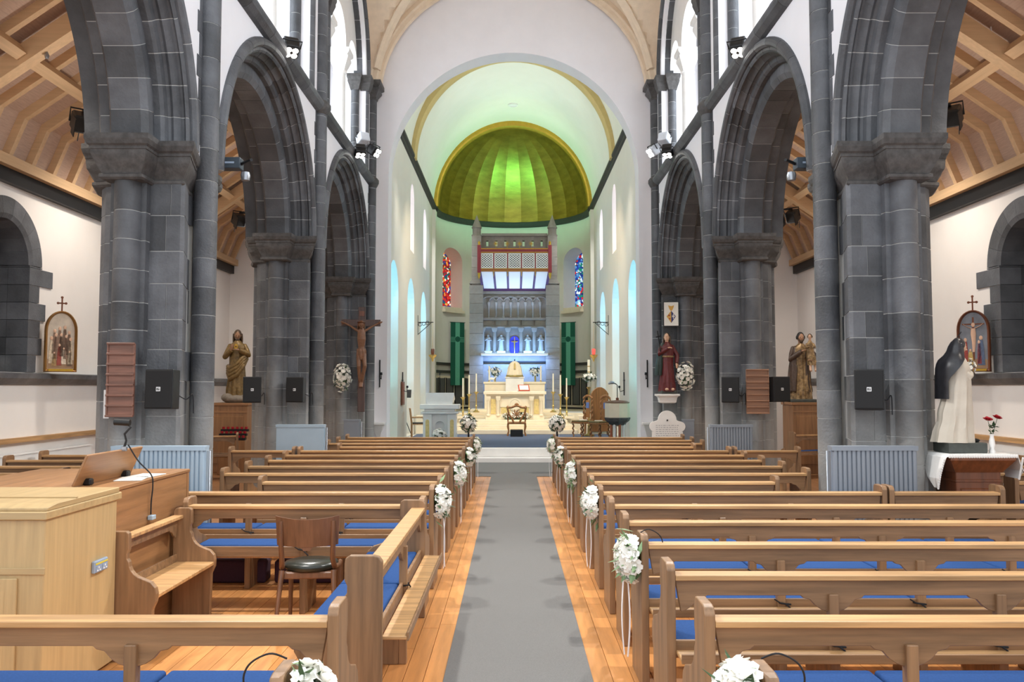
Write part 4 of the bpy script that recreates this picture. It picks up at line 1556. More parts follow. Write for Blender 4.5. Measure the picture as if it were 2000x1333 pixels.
# ---- black stage lights by the aisle arches
def stage_light(label, loc, rz, tilt):
    t = thing('stage_light', label, 'lamp', loc, rz, 'aisle stage lights')
    t.rotation_euler = (tilt, 0, rz)
    MB().box(-.11, .11, -.10, .13, -.11, .11).build('case', BLACKPL, t, None, .02)
    for q in ((-.12, -.13), (.12, .13)):
        MB().prism([(q[0], -.11), (q[1], -.11), (q[1] * 1.02, .11), (q[0] * 1.02, .11)], 'y', -.26, -.10).build('barn_door', BLACKPL, t)
    MB().tube([(-.14, 0, 0), (-.15, 0, .17), (.15, 0, .17), (.14, 0, 0)], .012, 6).build('yoke', DARKMETAL, t)
    MB().tube(spline([(0, .12, -.02), (.03, .2, -.14), (.02, .16, -.3)]), .006, 6).build('cable', BLACKCL, t, 60)
    return t


for (px, py, Y, lab, rz, tl) in ((160, 240, 10.25, 'black stage light with a yoke beside the large left pier, under the aisle roof', .7, .6),
                                 (1858, 228, 10.25, 'black stage light with a yoke beside the large right pier, under the aisle roof', -.7, .6),
                                 (467, 430, 16.1, 'small black stage light behind the middle left pier', .7, .5),
                                 (1548, 423, 16.1, 'small black stage light behind the middle right pier', -.7, .5)):
    x, z = P(px, py, Y)
    sl_ = stage_light(lab, (x, Y, z), rz, tl)
    inv = (Matrix.Rotation(rz, 3, 'Z') @ Matrix.Rotation(tl, 3, 'X')).inverted()
    wall = Vector((math.copysign(4.83, x) - x, 0, .12))
    MB().tube([(0, 0, .17), inv @ Vector((0, 0, .14)), inv @ wall], .014, 8).build('wall_arm', DARKMETAL, sl_, 60)

x, z = P(1937, 98, 10.3)
t = thing('downlight', 'small lit white spotlight hanging from the right aisle roof beam', 'lamp', (x, 10.3, z))
MB().lathe([(.01, .30), (.012, .14), (.03, .12), (.045, .10), (.05, .0), (.04, -.01)], 14).build('housing', WHITEPL, t, 50)
MB().lathe([(.038, -.008), (.038, -.014)], 14).build('lamp_lens', LED, t)
x, z = P(92, 96, 10.3)
t = thing('downlight', 'small unlit spotlight hanging from the left aisle roof beam', 'lamp', (x, 10.3, z))
MB().lathe([(.01, .30), (.012, .14), (.03, .12), (.045, .10), (.05, .0), (.04, -.01)], 14).build('housing', STEEL, t, 50)
MB().lathe([(.02, -.12), (.03, -.08), (.012, -.04), (.012, -.01)], 12).build('lamp_head', STEEL, t, 50)
# ================================================================== STATUES
def fold_ring(z, rx, ry, cx, cy, n, amp, ph, k=40, squash=0.0):
    ring = []
    for i in range(k):
        a = 2 * PI * i / k
        f = 1 + amp * (math.sin(n * a + ph) + .5 * math.sin((n * 2 - 1) * a + ph * 1.7 + z * 3))
        ring.append((cx + rx * f * math.cos(a), cy + ry * f * math.sin(a), z))
    return ring


def robe(prof, n=9, amp=.07, lean=0.0, twist=1.2, train=0.0, k=44, h=1.0):
    """prof: (t, rx, ry, cx, cy) for height 1"""
    rings = []
    m = 26
    for j in range(m + 1):
        t = prof[0][0] + (prof[-1][0] - prof[0][0]) * j / m
        for a, b in zip(prof, prof[1:]):
            if a[0] <= t <= b[0] + 1e-9:
                q = (t - a[0]) / (b[0] - a[0])
                q = q * q * (3 - 2 * q)
                v = [a[i] + (b[i] - a[i]) * q for i in range(1, 5)]
                break
        fa = amp * max(0.0, 1 - t / .85) ** .7
        rings.append(fold_ring(t * h, v[0] * h, v[1] * h, v[2] * h, v[3] * h, n, fa, twist * t * 2, k))
    return MB().loft(rings)


def head(t, h, zc, m, hair, yaw=0.0, pitch=0.0, beard=None, longhair=True, parent=None):
    hd = link('head', None, t, (0, 0, 0)) if False else None
    mb = MB()
    r = .064 * h
    mb.ball((0, 0, 0), r * .80, r * .92, r * 1.12, 18, 12)
    mb.tube([(0, -r * .84, r * .20), (0, -r * 1.12, -r * .20), (0, -r * .9, -r * .27)], [r * .10, r * .15, r * .12], 8)
    mb.ball((0, -r * .82, -r * .52), r * .26, r * .12, r * .07, 8, 6)
    for s in (-1, 1):
        mb.ball((s * r * .32, -r * .78, r * .12), r * .17, r * .12, r * .10, 8, 6)
        mb.ball((s * r * .82, 0, 0), r * .10, r * .2, r * .25, 8, 6)
    mb.ball((0, -r * .62, -r * .82), r * .36, r * .3, r * .25, 10, 6)
    mb.tube([(0, r * .1, -r * .6), (0, r * .15, -r * 1.75)], [r * .5, r * .55], 12)
    M = Matrix.Translation((0, 0, zc * h)) @ Matrix.Rotation(yaw, 4, 'Z') @ Matrix.Rotation(pitch, 4, 'X')
    f = mb.xf(M).build('head', m, t, 60)
    ey = MB()
    for s in (-1, 1):
        ey.ball((s * r * .32, -r * .88, r * .12), r * .08, r * .05, r * .06, 6, 5)
    ey.xf(M).build('eyes', mat_dark, f, 60)
    if hair is not None:
        hb = MB()
        hb.ball((0, r * .16, r * .18), r * .92, r * .95, r * 1.08, 18, 10)
        if longhair:
            for i in range(9):
                a = PI * (i / 8)
                x, y = r * .88 * math.cos(a), r * (.1 + .85 * math.sin(a))
                hb.tube([(x, y, r * .3), (x * 1.08, y + r * .1, -r * .6), (x * 1.2, y * 1.05, -r * 1.7)], [r * .28, r * .28, r * .16], 7)
        else:
            for s in (-1, 1):
                hb.ball((s * r * .85, r * .1, r * .02), r * .28, r * .45, r * .5, 8, 6)
        hb.xf(M).build('hair', hair, f, 60)
    if beard is not None:
        bb = MB()
        bb.ball((0, -r * .62, -r * .85), r * .46, r * .36, r * .52, 10, 7)
        for s in (-1, 1):
            bb.tube([(s * r * .66, -r * .35, -r * .1), (s * r * .5, -r * .58, -r * .55), (0, -r * .8, -r * .85)], r * .2, 7)
        bb.xf(M).build('beard', beard, f, 60)
    return f


mat_dark = mat('dark_eye', rgb(30, 24, 22), .5)


def hand_into(mb, p, d, up, L):
    """palm and five fingers from wrist p along d"""
    p, d, up = Vector(p), Vector(d).normalized(), Vector(up)
    s = d.cross(up).normalized()
    n = s.cross(d).normalized()
    st = len(mb.v)
    mb.tube([p, p + d * L * .25, p + d * L * .5], [L * .15, L * .21, L * .2], 8, flat=.55)
    for i, (o, fl) in enumerate(((-.16, .42), (-.055, .5), (.055, .47), (.15, .38))):
        b = p + d * L * .46 + s * L * o
        mb.tube([b, b + d * L * fl * .5 - n * L * .02, b + d * L * fl - n * L * .10], [L * .06, L * .055, L * .04], 6)
    b = p + d * L * .15 - s * L * .16
    mb.tube([b, b + d * L * .2 - s * L * .14, b + d * L * .38 - s * L * .16], [L * .07, L * .06, L * .045], 6)


def arm(t, h, sh, el, wr, hd, m, skin, name='sleeve', r=(.042, .042, .034)):
    sh = (sh[0] * .80, sh[1], sh[2] - .025)
    sh, el, wr = [Vector(q) * h for q in (sh, el, wr)]
    a = MB().tube([sh, sh.lerp(el, .5), el, el.lerp(wr, .5), wr], [r[0] * h * .85, r[0] * h * .95, r[1] * h, r[1] * h, r[2] * h], 12)
    a.ball(sh, r[0] * h * .87, None, None, 12, 8)
    s = a.build(name, m, t, 60)
    hb = MB()
    d = Vector(hd)
    hand_into(hb, wr - d.normalized() * .01 * h, d, Vector((0, -.3, 1)) if abs(d.z) < .8 else Vector((0, -1, 0)), .10 * h)
    hb.build('hand', skin, s, 60)
    return s


BODY = [(0, .17, .14, 0, 0), (.08, .165, .135, 0, 0), (.3, .14, .115, 0, 0), (.5, .128, .10, 0, 0), (.62, .13, .098, 0, 0), (.74, .148, .095, 0, 0),
        (.80, .135, .085, 0, 0), (.84, .085, .065, 0, 0), (.875, .045, .045, 0, 0)]

BRONZE = mat('bronze_paint', rgb(122, 98, 58), .42, .25, scale=18, var=.35, bump=.15)
BRONZED = mat('dark_bronze_paint', rgb(84, 66, 50), .45, .15, scale=18, var=.35)
GILT = mat('gilded_robe', rgb(130, 102, 72), .4, .3, scale=16, var=.5, bump=.15, col2=rgb(180, 150, 106))
BROWNR = mat('brown_painted_robe', rgb(82, 66, 56), .5, scale=20, var=.3)
MAROON = mat('maroon_robe', rgb(96, 34, 36), .4, scale=16, var=.25)
DGREEN = mat('dark_green_cloak', rgb(36, 52, 46), .45, scale=16, var=.25)
CLOAK = mat('cream_cloak', rgb(206, 196, 180), .6, scale=8, var=.06, bump=.05)
VEILB = mat('black_veil', rgb(40, 40, 44), .35, scale=16, var=.3)
STAT_SK = mat('dull_skin', rgb(150, 112, 84), .5, scale=20, var=.1)
BASEM = mat('dark_green_plinth', rgb(70, 74, 70), .6, scale=20, var=.15)

# ---- nun in a cream cloak and black veil, looking right
H = 1.17
PX, PY, PZ = 4.66, 8.86, 1.222
t = thing('nun_statue', 'statue of a nun in cream cloak and black veil on the lace-covered pedestal', 'statue', (PX, PY, PZ), PI / 2)
MB().box(-.17, .17, -.20, .20, 0, .105).build('plinth', BASEM, t, None, .008)
cl = [(0, .17, .19, 0, .06), (.06, .165, .18, 0, .055), (.25, .15, .155, 0, .03), (.45, .142, .13, 0, .01), (.60, .14, .12, 0, 0), (.72, .14, .112, 0, .0),
      (.79, .12, .10, 0, .01), (.84, .08, .075, 0, .015), (.875, .05, .05, 0, .015)]
rb = robe(cl, 10, .085, h=H - .1, twist=.4)
rb.build('cloak', CLOAK, t, 60, loc=(0, .01, .105))
MB().ball((-.06, -.10, .125), .035, .08, .025, 10, 6).build('shoe', BLACKPL, t, 60)
f = head(t, H, .945, SKIN, VEILB, 0, .22, None, False)
f.location = (0, -.02, 0)
vb_ = MB()
rings = []
for j in range(15):
    q = j / 14
    z = (1.025 - .55 * q) * H
    r = (.014, .050, .068, .078, .100, .138, .152, .158, .160, .162, .163, .164, .165, .166, .167)[j] * H
    yb = (-.004 + .022 * min(1, q * 2)) * H
    span = 116 - 74 * min(1, max(0, q - .18) * 2.0)
    ring = []
    for i in range(25):
        a = math.radians(90 - span + 2 * span * i / 24)
        ring.append((r * (1 + .05 * math.sin(5 * a)) * math.cos(a) * 1.08, yb + r * (1 + .06 * math.sin(6 * a + q)) * math.sin(a), z))
    rings.append(ring)
outer = rings
inner = [[(x * .9, (y - .04) * .9 + .04, z) for x, y, z in r] for r in rings]
closed = [o + i[::-1] for o, i in zip(outer, inner)]
vb_.loft(closed)
vb_.build('veil', VEILB, t, 60)
MB().tube([(0, .02, 1.0 * H), (0, -.05, 1.08 * H)], .005, 6).build('halo_pin', DARKMETAL, t)
fl_ = bouquet('x', 'x', (0, 0, 0), .06, .05, .10, 12, .5, None, 5, 'all', 40, leafmat=mat('dried_leaf', rgb(110, 92, 76), .7))
fl_.name = 'rose_spray'
for k_ in ('label', 'category'):
    del fl_[k_]
fl_.parent = t
fl_.location = (0, -.125, .75 * H)
for s in (-1, 1):
    arm(t, H, (s * .085, .0, .76), (s * .10, -.04, .67), (s * .03, -.095, .71), (-s * .6, -.3, .5), CLOAK, SKIN, r=(.04, .038, .026))

# pedestal with lace cloth
t = thing('statue_pedestal', 'dark wood panelled pedestal under the statue of the nun', 'pedestal', (PX + .07, PY, 0))
MB().box(-.23, .23, -.21, .21, 0, 1.06).build('body', MAHOG, t, None, .006)
MB().box(-.27, .27, -.25, .25, 0, .10).build('plinth', MAHOG, t, None, .008)
MB().loft([[(sx * r, sy * (r - .02), z) for sx, sy in ((-1, -1), (1, -1), (1, 1), (-1, 1))] for r, z in ((.24, 1.03), (.26, 1.06), (.33, 1.16), (.33, 1.205))]).build('moulded_top', MAHOG, t)
MB().box(-.24, .24, -.22, .22, .93, .96).build('waist_moulding', MAHOG, t, None, .005)
pm = MB()
pm.loft([[(a, -.211 - hh, z0), (b, -.211 - hh, z0), (b, -.211 - hh, z1), (a, -.211 - hh, z1)] for a, b, z0, z1, hh in
         ((-.19, .19, .18, .87, .0), (-.18, .18, .19, .86, .012), (-.16, .16, .21, .84, .012), (-.15, .15, .22, .83, .0))])
pm.build('front_panel', MAHOG, t)
t = thing('lace_cloth', 'white lace-edged cloth hanging over the statue pedestal', 'cloth', (PX + .07, PY, 1.207))
lc = MB()
prof = [(-.41, -.34), (-.40, -.24), (-.385, -.10), (-.36, -.02), (-.33, .004), (0, .008), (.33, .004), (.37, -.02), (.40, -.08), (.415, -.16), (.42, -.24)]
rg = []
for x, z in prof:
    wob = .02 * math.sin(z * 30)
    ya, yb0 = -.31 + max(0, -z) * .35, .25 - max(0, -z) * 1.0
    rg.append([(x + wob, y, z) for y in (ya, yb0)] + [(x + wob + (.006 if abs(x) > .335 else 0), y, z + .006) for y in (yb0, ya)])
lc.loft(rg)
cb_ = lc.build('cloth', CLOTH, t)
sc = MB()
for i in range(28):
    x = -.34 + .68 * i / 27
    sc.ball((x, -.311, -.004), .017, .004, .02, 8, 5)
sc.build('lace_edge', CLOTH, t, 60)
sc = MB()
for i in range(14):
    z = -.34 + .30 * i / 13
    sc.ball((-.405 + .1 * max(0, (z + .2)), -.312 - z * .35, z), .012, .004, .015, 8, 5)
    sc.ball((.405, -.312 - z * .24, z * .7), .012, .004, .015, 8, 5)
sc.build('lace_edge', CLOTH, t, 60)

t = thing('bud_vase', 'small white bud vase with two red roses beside the statue of the nun', 'vase', (PX + .27, PY - .12, 1.217))
MB().lathe([(.03, 0), (.032, .02), (.02, .05), (.03, .10), (.026, .14), (.018, .17), (.024, .20), (.020, .20), (.014, .17)], 16).build('vase', MARBLE, t, 60)
for k, (dx, dy, hh) in enumerate(((-.035, 0, .34), (.05, -.02, .36))):
    st = MB().tube([(0, 0, .10), (dx * .4, dy * .4, .24), (dx, dy, hh)], .003, 6).build('stem', LEAF, t)
    o = link('rose', ROSE, st, (dx, dy, hh), (.3, .2 * k, 0))
    o.scale = (1.6, 1.6, 2.0)
lv = MB()
rr = random.Random(2)
for i in range(12):
    leaf_into(lv, (rr.uniform(-.02, .03), 0, rr.uniform(.2, .28)), (rr.uniform(-1, 1), rr.uniform(-1, .5), rr.uniform(-.2, .5)), .07, .016)
lv.build('leaves', LEAF, t)


# ---- statue with a heart, left aisle end
def statue_box(label, x, y, w, d, z, m):
    t = thing('wooden_pedestal', label, 'pedestal', (x, y, 0))
    MB().box(-w, w, -d, d, 0, z - .06).build('body', m['z'], t, None, .006)
    MB().box(-w - .03, w + .03, -d - .03, d + .03, z - .06, z).build('top', m['x'], t, None, .006)
    MB().box(-w + .08, w - .08, -d - .012, -d, .2, z - .30).build('front_panel', m['z'], t, None, .008)
    MB().box(-w, w, -d - .01, -d, z - .22, z - .18).build('front_moulding', m['x'], t)
    return t


Y1 = 19.2
x, zb = P(462, 787, Y1)
statue_box('brown wooden pedestal under the bronze-brown statue on the left', x - .05, Y1, .42, .40, zb, BROWN)
Hs = (787 - 645) / 1640 * Y1 * 1.0
t = thing('heart_statue', 'bronze-brown robed statue with a gilded heart on its chest, left aisle', 'statue', (x, Y1, zb), math.radians(8))
t.scale = (.88, .92, 1)
Hs *= 1.0
rk = MB()
rk.ball((0, 0, .05 * Hs), .30 * Hs * .75, .2 * Hs, .07 * Hs, 16, 8)
rk.ball((-.12 * Hs, -.08 * Hs, .07 * Hs), .10 * Hs, .09 * Hs, .06 * Hs, 12, 8)
rk.ball((.12 * Hs, -.06 * Hs, .06 * Hs), .10 * Hs, .1 * Hs, .05 * Hs, 12, 8)
rk.build('cloud_base', mat('stone_grey_paint', rgb(130, 120, 108), .7, scale=20, var=.2), t, 60)
robe(BODY, 10, .10, h=Hs * .895).build('robe', BRONZE, t, 55, loc=(0, 0, .07 * Hs))
for k_, dz_ in enumerate((0, -.05, -.10, -.15)):
    MB().tube([Vector(q_) * Hs for q_ in ((-.14, .0, .50 + dz_ * .6), (-.09, -.095, .47 + dz_), (.02, -.118, .53 + dz_), (.11, -.085, .63 + dz_ * .8), (.15, .0, .68 + dz_ * .5))], [.03 * Hs, .036 * Hs, .034 * Hs, .034 * Hs, .025 * Hs], 8).build('mantle_fold', BRONZE, t, 60)
head(t, Hs, .925, STAT_SK, BRONZED, .1, .25, BRONZED)
arm(t, Hs, (-.14, 0, .80), (-.17, -.06, .63), (-.07, -.13, .72), (.3, -.2, 1), BRONZE, STAT_SK)
arm(t, Hs, (.14, 0, .80), (.18, -.06, .66), (.05, -.13, .72), (-1, -.2, .2), BRONZE, STAT_SK)
hp = MB()
hp.lathe([(.0, 0), (.04, .004), (.045, .012), (.0, .016)], 16).xf(Matrix.Translation((0, -.112 * Hs, .765 * Hs)) @ Matrix.Rotation(PI / 2, 4, 'X') @ Matrix.Diagonal((Hs * .6, Hs * .8, Hs, 1)))
ho = hp.build('gilded_roundel', GOLDRIM, t, 60)
MB().prism([(0, -.022), (.02, .006), (.012, .02), (0, .012), (-.012, .02), (-.02, .006)], 'y', -.03, -.018).xf(
    Matrix.Translation((0, -.112 * Hs, .765 * Hs)) @ Matrix.Diagonal((Hs * .6, Hs, Hs * .6, 1))).build('heart', MAROON, ho)

# votive candle rack in front
t = thing('votive_rack', 'small tiered rack of red votive candles below the statue with a heart', 'rack', (x + .18, Y1 - .75, 0))
MB().box(-.3, .3, -.12, .18, 0, .75).build('stand', BROWN['z'], t, None, .01)
for r_ in range(3):
    tr = MB().box(-.30, .30, -.12 + r_ * .1, -.03 + r_ * .1, .75 + r_ * .09, .80 + r_ * .09).build('tier', DARKMETAL, t)
    for i in range(6):
        o = MB() if i else MB().lathe([(.025, 0), (.032, .05), (.028, .05), (.022, .01)], 10)
        if i == 0:
            cm = o.mesh('candle_glass', RED, 50)
        link('candle_glass', cm, tr, (-.25 + .1 * i, -.075 + r_ * .1, .80 + r_ * .09))

# ---- bearded statue carrying a child, right aisle end
Y2 = 19.0
x, zb = P(1566, 786, Y2)
statue_box('orange-brown wooden box under the statue carrying a child', x + .04, Y2, .36, .36, zb, BROWN)
Hs = (783 - 648) / 1640 * Y2
t = thing('child_bearer_statue', 'gilded brown statue of a bearded man carrying a child, right aisle', 'statue', (x, Y2, zb), math.radians(-6))
t.scale = (.92, .92, 1)
MB().box(-.30, .30, -.24, .24, 0, .07).build('plinth', BASEM, t, None, .01)
robe(BODY, 11, .12, h=Hs * .925).build('robe', GILT, t, 55, loc=(0, 0, .06))
mt = robe([(.12, .19, .15, -.02, .03), (.3, .18, .14, -.03, .02), (.5, .17, .125, -.02, .01), (.7, .165, .11, 0, .01), (.80, .15, .095, 0, .01), (.84, .10, .075, 0, .01)], 8, .11, h=Hs * .925, twist=3)
mbv = mt
# open the cloak at the front
keep = []
for f_ in mbv.f:
    c = [sum(mbv.v[i][a] for i in f_) / len(f_) for a in range(3)]
    if not (c[1] < -.04 * Hs and -.09 * Hs < c[0] < .05 * Hs):
        keep.append(f_)
mbv.f = [f_ for f_ in keep if len(f_) < 10]
co = mbv.build('cloak', BROWNR, t, 55, loc=(0, 0, .06))
sd_ = co.modifiers.new('thickness', 'SOLIDIFY')
sd_.thickness = .02
head(t, Hs, .935, mat('bearer_skin', rgb(176, 134, 106), .5), mat_dark, .1, .12, BRONZED, False)
arm(t, Hs, (-.15, 0, .80), (-.17, -.03, .62), (-.02, -.14, .73), (.8, -.1, .3), BROWNR, STAT_SK)
arm(t, Hs, (.15, 0, .80), (.22, -.06, .64), (.13, -.20, .60), (-1, -.2, .1), BROWNR, STAT_SK)
ch_ = link('child', None, t, (.105 * Hs, -.15 * Hs, .53 * Hs))
hc = Hs * .42
robe([(0, .17, .15, .08, -.06), (.2, .17, .15, .04, -.03), (.45, .14, .12, 0, 0), (.62, .13, .10, 0, 0), (.74, .12, .085, 0, 0), (.80, .07, .06, 0, 0), (.84, .05, .05, 0, 0)], 7, .08, h=hc).build(
    'child_gown', GILT, ch_, 55)
hh_ = head(ch_, hc * 1.35, .72, SKIN, BRONZED, -.3, .1, None, False)
for s in (-1, 1):
    MB().tube([(s * .11 * hc, 0, .72 * hc), (s * .15 * hc, -.10 * hc, .6 * hc), (s * .06 * hc, -.2 * hc, .62 * hc)], [.05 * hc, .045 * hc, .035 * hc], 8).build('child_arm', GILT, ch_, 60)
    MB().tube([(s * .08 * hc + .06 * hc, -.1 * hc, .02 * hc), (s * .09 * hc + .06 * hc, -.14 * hc, -.15 * hc), (s * .08 * hc + .06 * hc, -.2 * hc, -.2 * hc)], [.05 * hc, .045 * hc, .04 * hc], 8).build('child_leg', SKIN, ch_, 60)

# ---- maroon statue on a bracket, right half pier
Y3 = 20.02
x, zb = P(1304, 770, Y3)
br = thing('stone_bracket', 'white stone bracket on the right half pier under the maroon statue', 'bracket', (x, Y3 + .06, zb))
MB().box(-.27, .27, -.20, .20, -.05, 0).build('shelf', MARBLE, br, None, .008)
MB().loft([[(sx * a, sy * b, z) for sx, sy in ((-1, -1), (1, -1), (1, 1), (-1, 1))] for a, b, z in ((.15, .10, -.22), (.19, .13, -.20), (.21, .15, -.09), (.24, .18, -.05))]).build('corbel', MARBLE, br)
Hs = (764 - 645) / 1640 * Y3
t = thing('maroon_statue', 'painted statue in a maroon robe holding a small dark cross, on a bracket', 'statue', (x, Y3 + .04, zb), math.radians(10))
t.scale = (.86, .9, 1)
MB().box(-.22, .22, -.15, .15, 0, .08).build('plinth', BASEM, t, None, .01)
robe(BODY, 10, .09, h=Hs * .93).build('robe', MAROON, t, 55, loc=(0, 0, .06))
robe([(.28, .07, .07, -.17, .02), (.45, .075, .08, -.155, .02), (.6, .07, .08, -.14, .02), (.76, .06, .07, -.11, .02), (.84, .04, .05, -.08, .01)], 5, .12, h=Hs * .95).build('cloak', DGREEN, t, 55, loc=(0, 0, .06))
MB().lathe([(.134, 0), (.140, .02), (.134, .04)], 24, (0, 0, .60 * Hs), Hs, Hs * .78).build('belt', GILT, t, 60)
head(t, Hs, .935, SKIN, BRONZED, -.5, -.15)
arm(t, Hs, (-.14, 0, .80), (-.18, -.06, .66), (-.03, -.13, .75), (1, 0, .15), MAROON, SKIN)
arm(t, Hs, (.14, 0, .80), (.19, -.03, .63), (.15, -.10, .50), (.1, -.1, -1), MAROON, SKIN)
MB().box(-.012, .012, -.012, .012, -.25, .25).box(-.07, .07, -.012, .012, .10, .125).xf(Matrix.Translation((-.20 * Hs, -.11 * Hs, .86 * Hs)) @ Matrix.Rotation(-.18, 4, 'Y')).build('small_cross', DARKMETAL, t)
ft = MB()
for s in (-1, 1):
    ft.ball((s * .06 * Hs, -.13 * Hs, .085 * Hs * .9), .03 * Hs, .06 * Hs, .022 * Hs, 10, 6)
ft.build('feet', SKIN, t, 60)

# heraldic panel
x, z = P(1310.5, 614, 20.3)
t = thing('heraldic_panel', 'framed white panel with a blue and gold lozenge shield on the right half pier', 'picture', (x, 20.28, z), math.radians(-8))
MB().box(-.185, .185, -.02, .0, -.30, .30).build('frame', DARKMETAL, t)
MB().box(-.17, .17, -.026, -.02, -.285, .285).build('panel', PAPER, t)
NAVY = mat('navy_paint', rgb(44, 54, 110), .6)
GOLDP = mat('gold_paint', rgb(208, 160, 70), .5)
MB().prism([(0, -.22), (0, .08), (.11, -.06)], 'y', -.030, -.026).build('shield_half', NAVY, t)
MB().prism([(0, -.22), (-.11, -.06), (0, .08)], 'y', -.030, -.026).build('shield_half', GOLDP, t)
m = MB().prism([(-.02, .08), (.02, .08), (.05, .14), (.07, .21), (0, .19), (-.07, .21), (-.05, .14)], 'y', -.030, -.026)
m.build('coronet', GOLDP, t)
m = MB().box(.02, .09, -.033, -.030, -.075, -.055).box(.045, .06, -.033, -.030, -.12, .0).box(.02, .08, -.033, -.030, -.04, -.03)
m.build('silver_marks', PAPER, t)
m = MB().box(-.07, -.03, -.033, -.030, -.05, -.02).box(-.05, -.02, -.033, -.030, -.13, -.10)
m.build('red_marks', RED, t)
MB().tube([(-.12, 0, .29), (0, .02, .36), (.12, 0, .29)], .004, 6).build('hanging_wire', DARKMETAL, t)

# memorial plaque, white, rounded lobes
x, z = P(1303, 832, 19.9)
t = thing('memorial_plaque', 'white marble memorial with rounded lobes and faint lettering at the right half pier', 'plaque', (x, 19.9, z), math.radians(-4))
pl = arc(0, .14, .215, 0, 180, 18) + [(-.24, .12)] + arc(-.30, -.02, .12, 90, 270, 10) + [(-.36, -.14), (-.36, -1.0), (.36, -1.0), (.36, -.14)] + arc(.30, -.02, .12, -90, 90, 10) + [(.24, .12)]
MB().prism(pl, 'y', -.05, .05).build('slab', MARBLE, t, None, .006)
ln = MB()
rr = random.Random(9)
for i in range(6):
    zz = -.0 - .048 * i
    xx = -.27
    while xx < .25:
        w_ = rr.uniform(.02, .07)
        ln.box(xx, xx + w_, -.0525, -.05, zz, zz + .016)
        xx += w_ + .02
ln.build('lettering', mat('worn_lettering', rgb(178, 178, 180), .7), t)
MB().ball((0, -.06, .13), .02, .02, .02, 8, 6).build('boss', DARKMETAL, t)

# ---- crucifix on the left half pier
Y4 = 19.98
x0, zt = P(707, 600, Y4)
_, zb = P(700, 805, Y4)
_, za = P(705, 631, Y4)
t = thing('crucifix', 'large wooden crucifix with carved figure on the left half pier', 'crucifix', (x0, Y4, zb), math.radians(6))
H4 = zt - zb
CROSSW = wood('dark_cross_wood', rgb(78, 58, 52), 'z', .5)
MB().box(-.085, .085, 0, .06, 0, H4).build('upright_beam', CROSSW, t, None, .006)
MB().box(-.48, .44, -.005, .055, za - zb - .08, za - zb + .08).build('cross_beam', CROSSW, t, None, .006)
MB().box(-.06, .06, -.012, .0, H4 - .22, H4 - .10).build('title_board', MAHOG, t, None, .004)
CARVED = mat('carved_limewood', rgb(118, 82, 58), .45, scale=16, var=.2)
hz = za - zb
bd = MB()
sh = hz - .22
bd.tube([(0, -.10, sh + .10), (0, -.09, sh), (.005, -.10, sh - .18), (.0, -.09, sh - .36), (.01, -.09, sh - .50), (.0, -.10, sh - .58)], [.042, .092, .104, .072, .085, .08], 14, flat=.68)
for s in (-1, 1):
    bd.tube([(s * .07, -.09, sh + .02), (s * .13, -.09, sh + .05), (s * .25, -.07, sh + .13), (s * .40, -.04, hz - .01)], [.036, .032, .026, .02], 10)
    hand_into(bd, (s * .39, -.04, hz - .02), (s * .8, -.2, .35), (0, -1, 0), .13)
    bd.tube([(s * .055, -.09, sh - .54), (s * .07 + .02, -.16, sh - .82), (s * .035, -.11, sh - 1.10), (s * .02, -.09, sh - 1.22)], [.066, .048, .038, .027], 10)
    bd.tube([(s * .02, -.08, sh - 1.20), (s * .015, -.15, sh - 1.32)], [.036, .03], 8)
b = bd.build('carved_figure', CARVED, t, 60)
rm = b.modifiers.new('merge', 'REMESH')
rm.mode = 'VOXEL'
rm.voxel_size = .012
rm.use_smooth_shade = True
hd_ = head(t, .155 / .064 * .5 * .95, 0, CARVED, CARVED, .25, .45, CARVED)
hd_.location = (0, -.15, sh + .17)
MB().lathe([(.085, -.012), (.10, 0), (.085, .014), (.078, 0)], 18, (0, -.14, sh + .22), 1, 1.05).build('crown_of_thorns', MAHOG, t, 60)
robe([(0, .095, .08, 0, 0), (.1, .11, .09, .0, 0), (.2, .108, .09, 0, 0), (.26, .098, .078, 0, 0)], 7, .10, h=1.0, twist=5).build('loincloth', CARVED, t, 55, loc=(0, -.095, sh - .66))

# flower sprays on the half piers
x, z = P(670, 738, 20.05)
bouquet('wall_spray', 'teardrop spray of white roses on the left half pier beside the crucifix', (x, 20.0, z), .20, .10, .34, 34, 1.25, 'half pier sprays', 41, 'y-', 80)
x, z = P(1338, 735, 20.05)
bouquet('wall_spray', 'teardrop spray of white roses on the right half pier beside the maroon statue', (x, 20.0, z), .20, .10, .34, 36, 1.25, 'half pier sprays', 42, 'y-', 80)


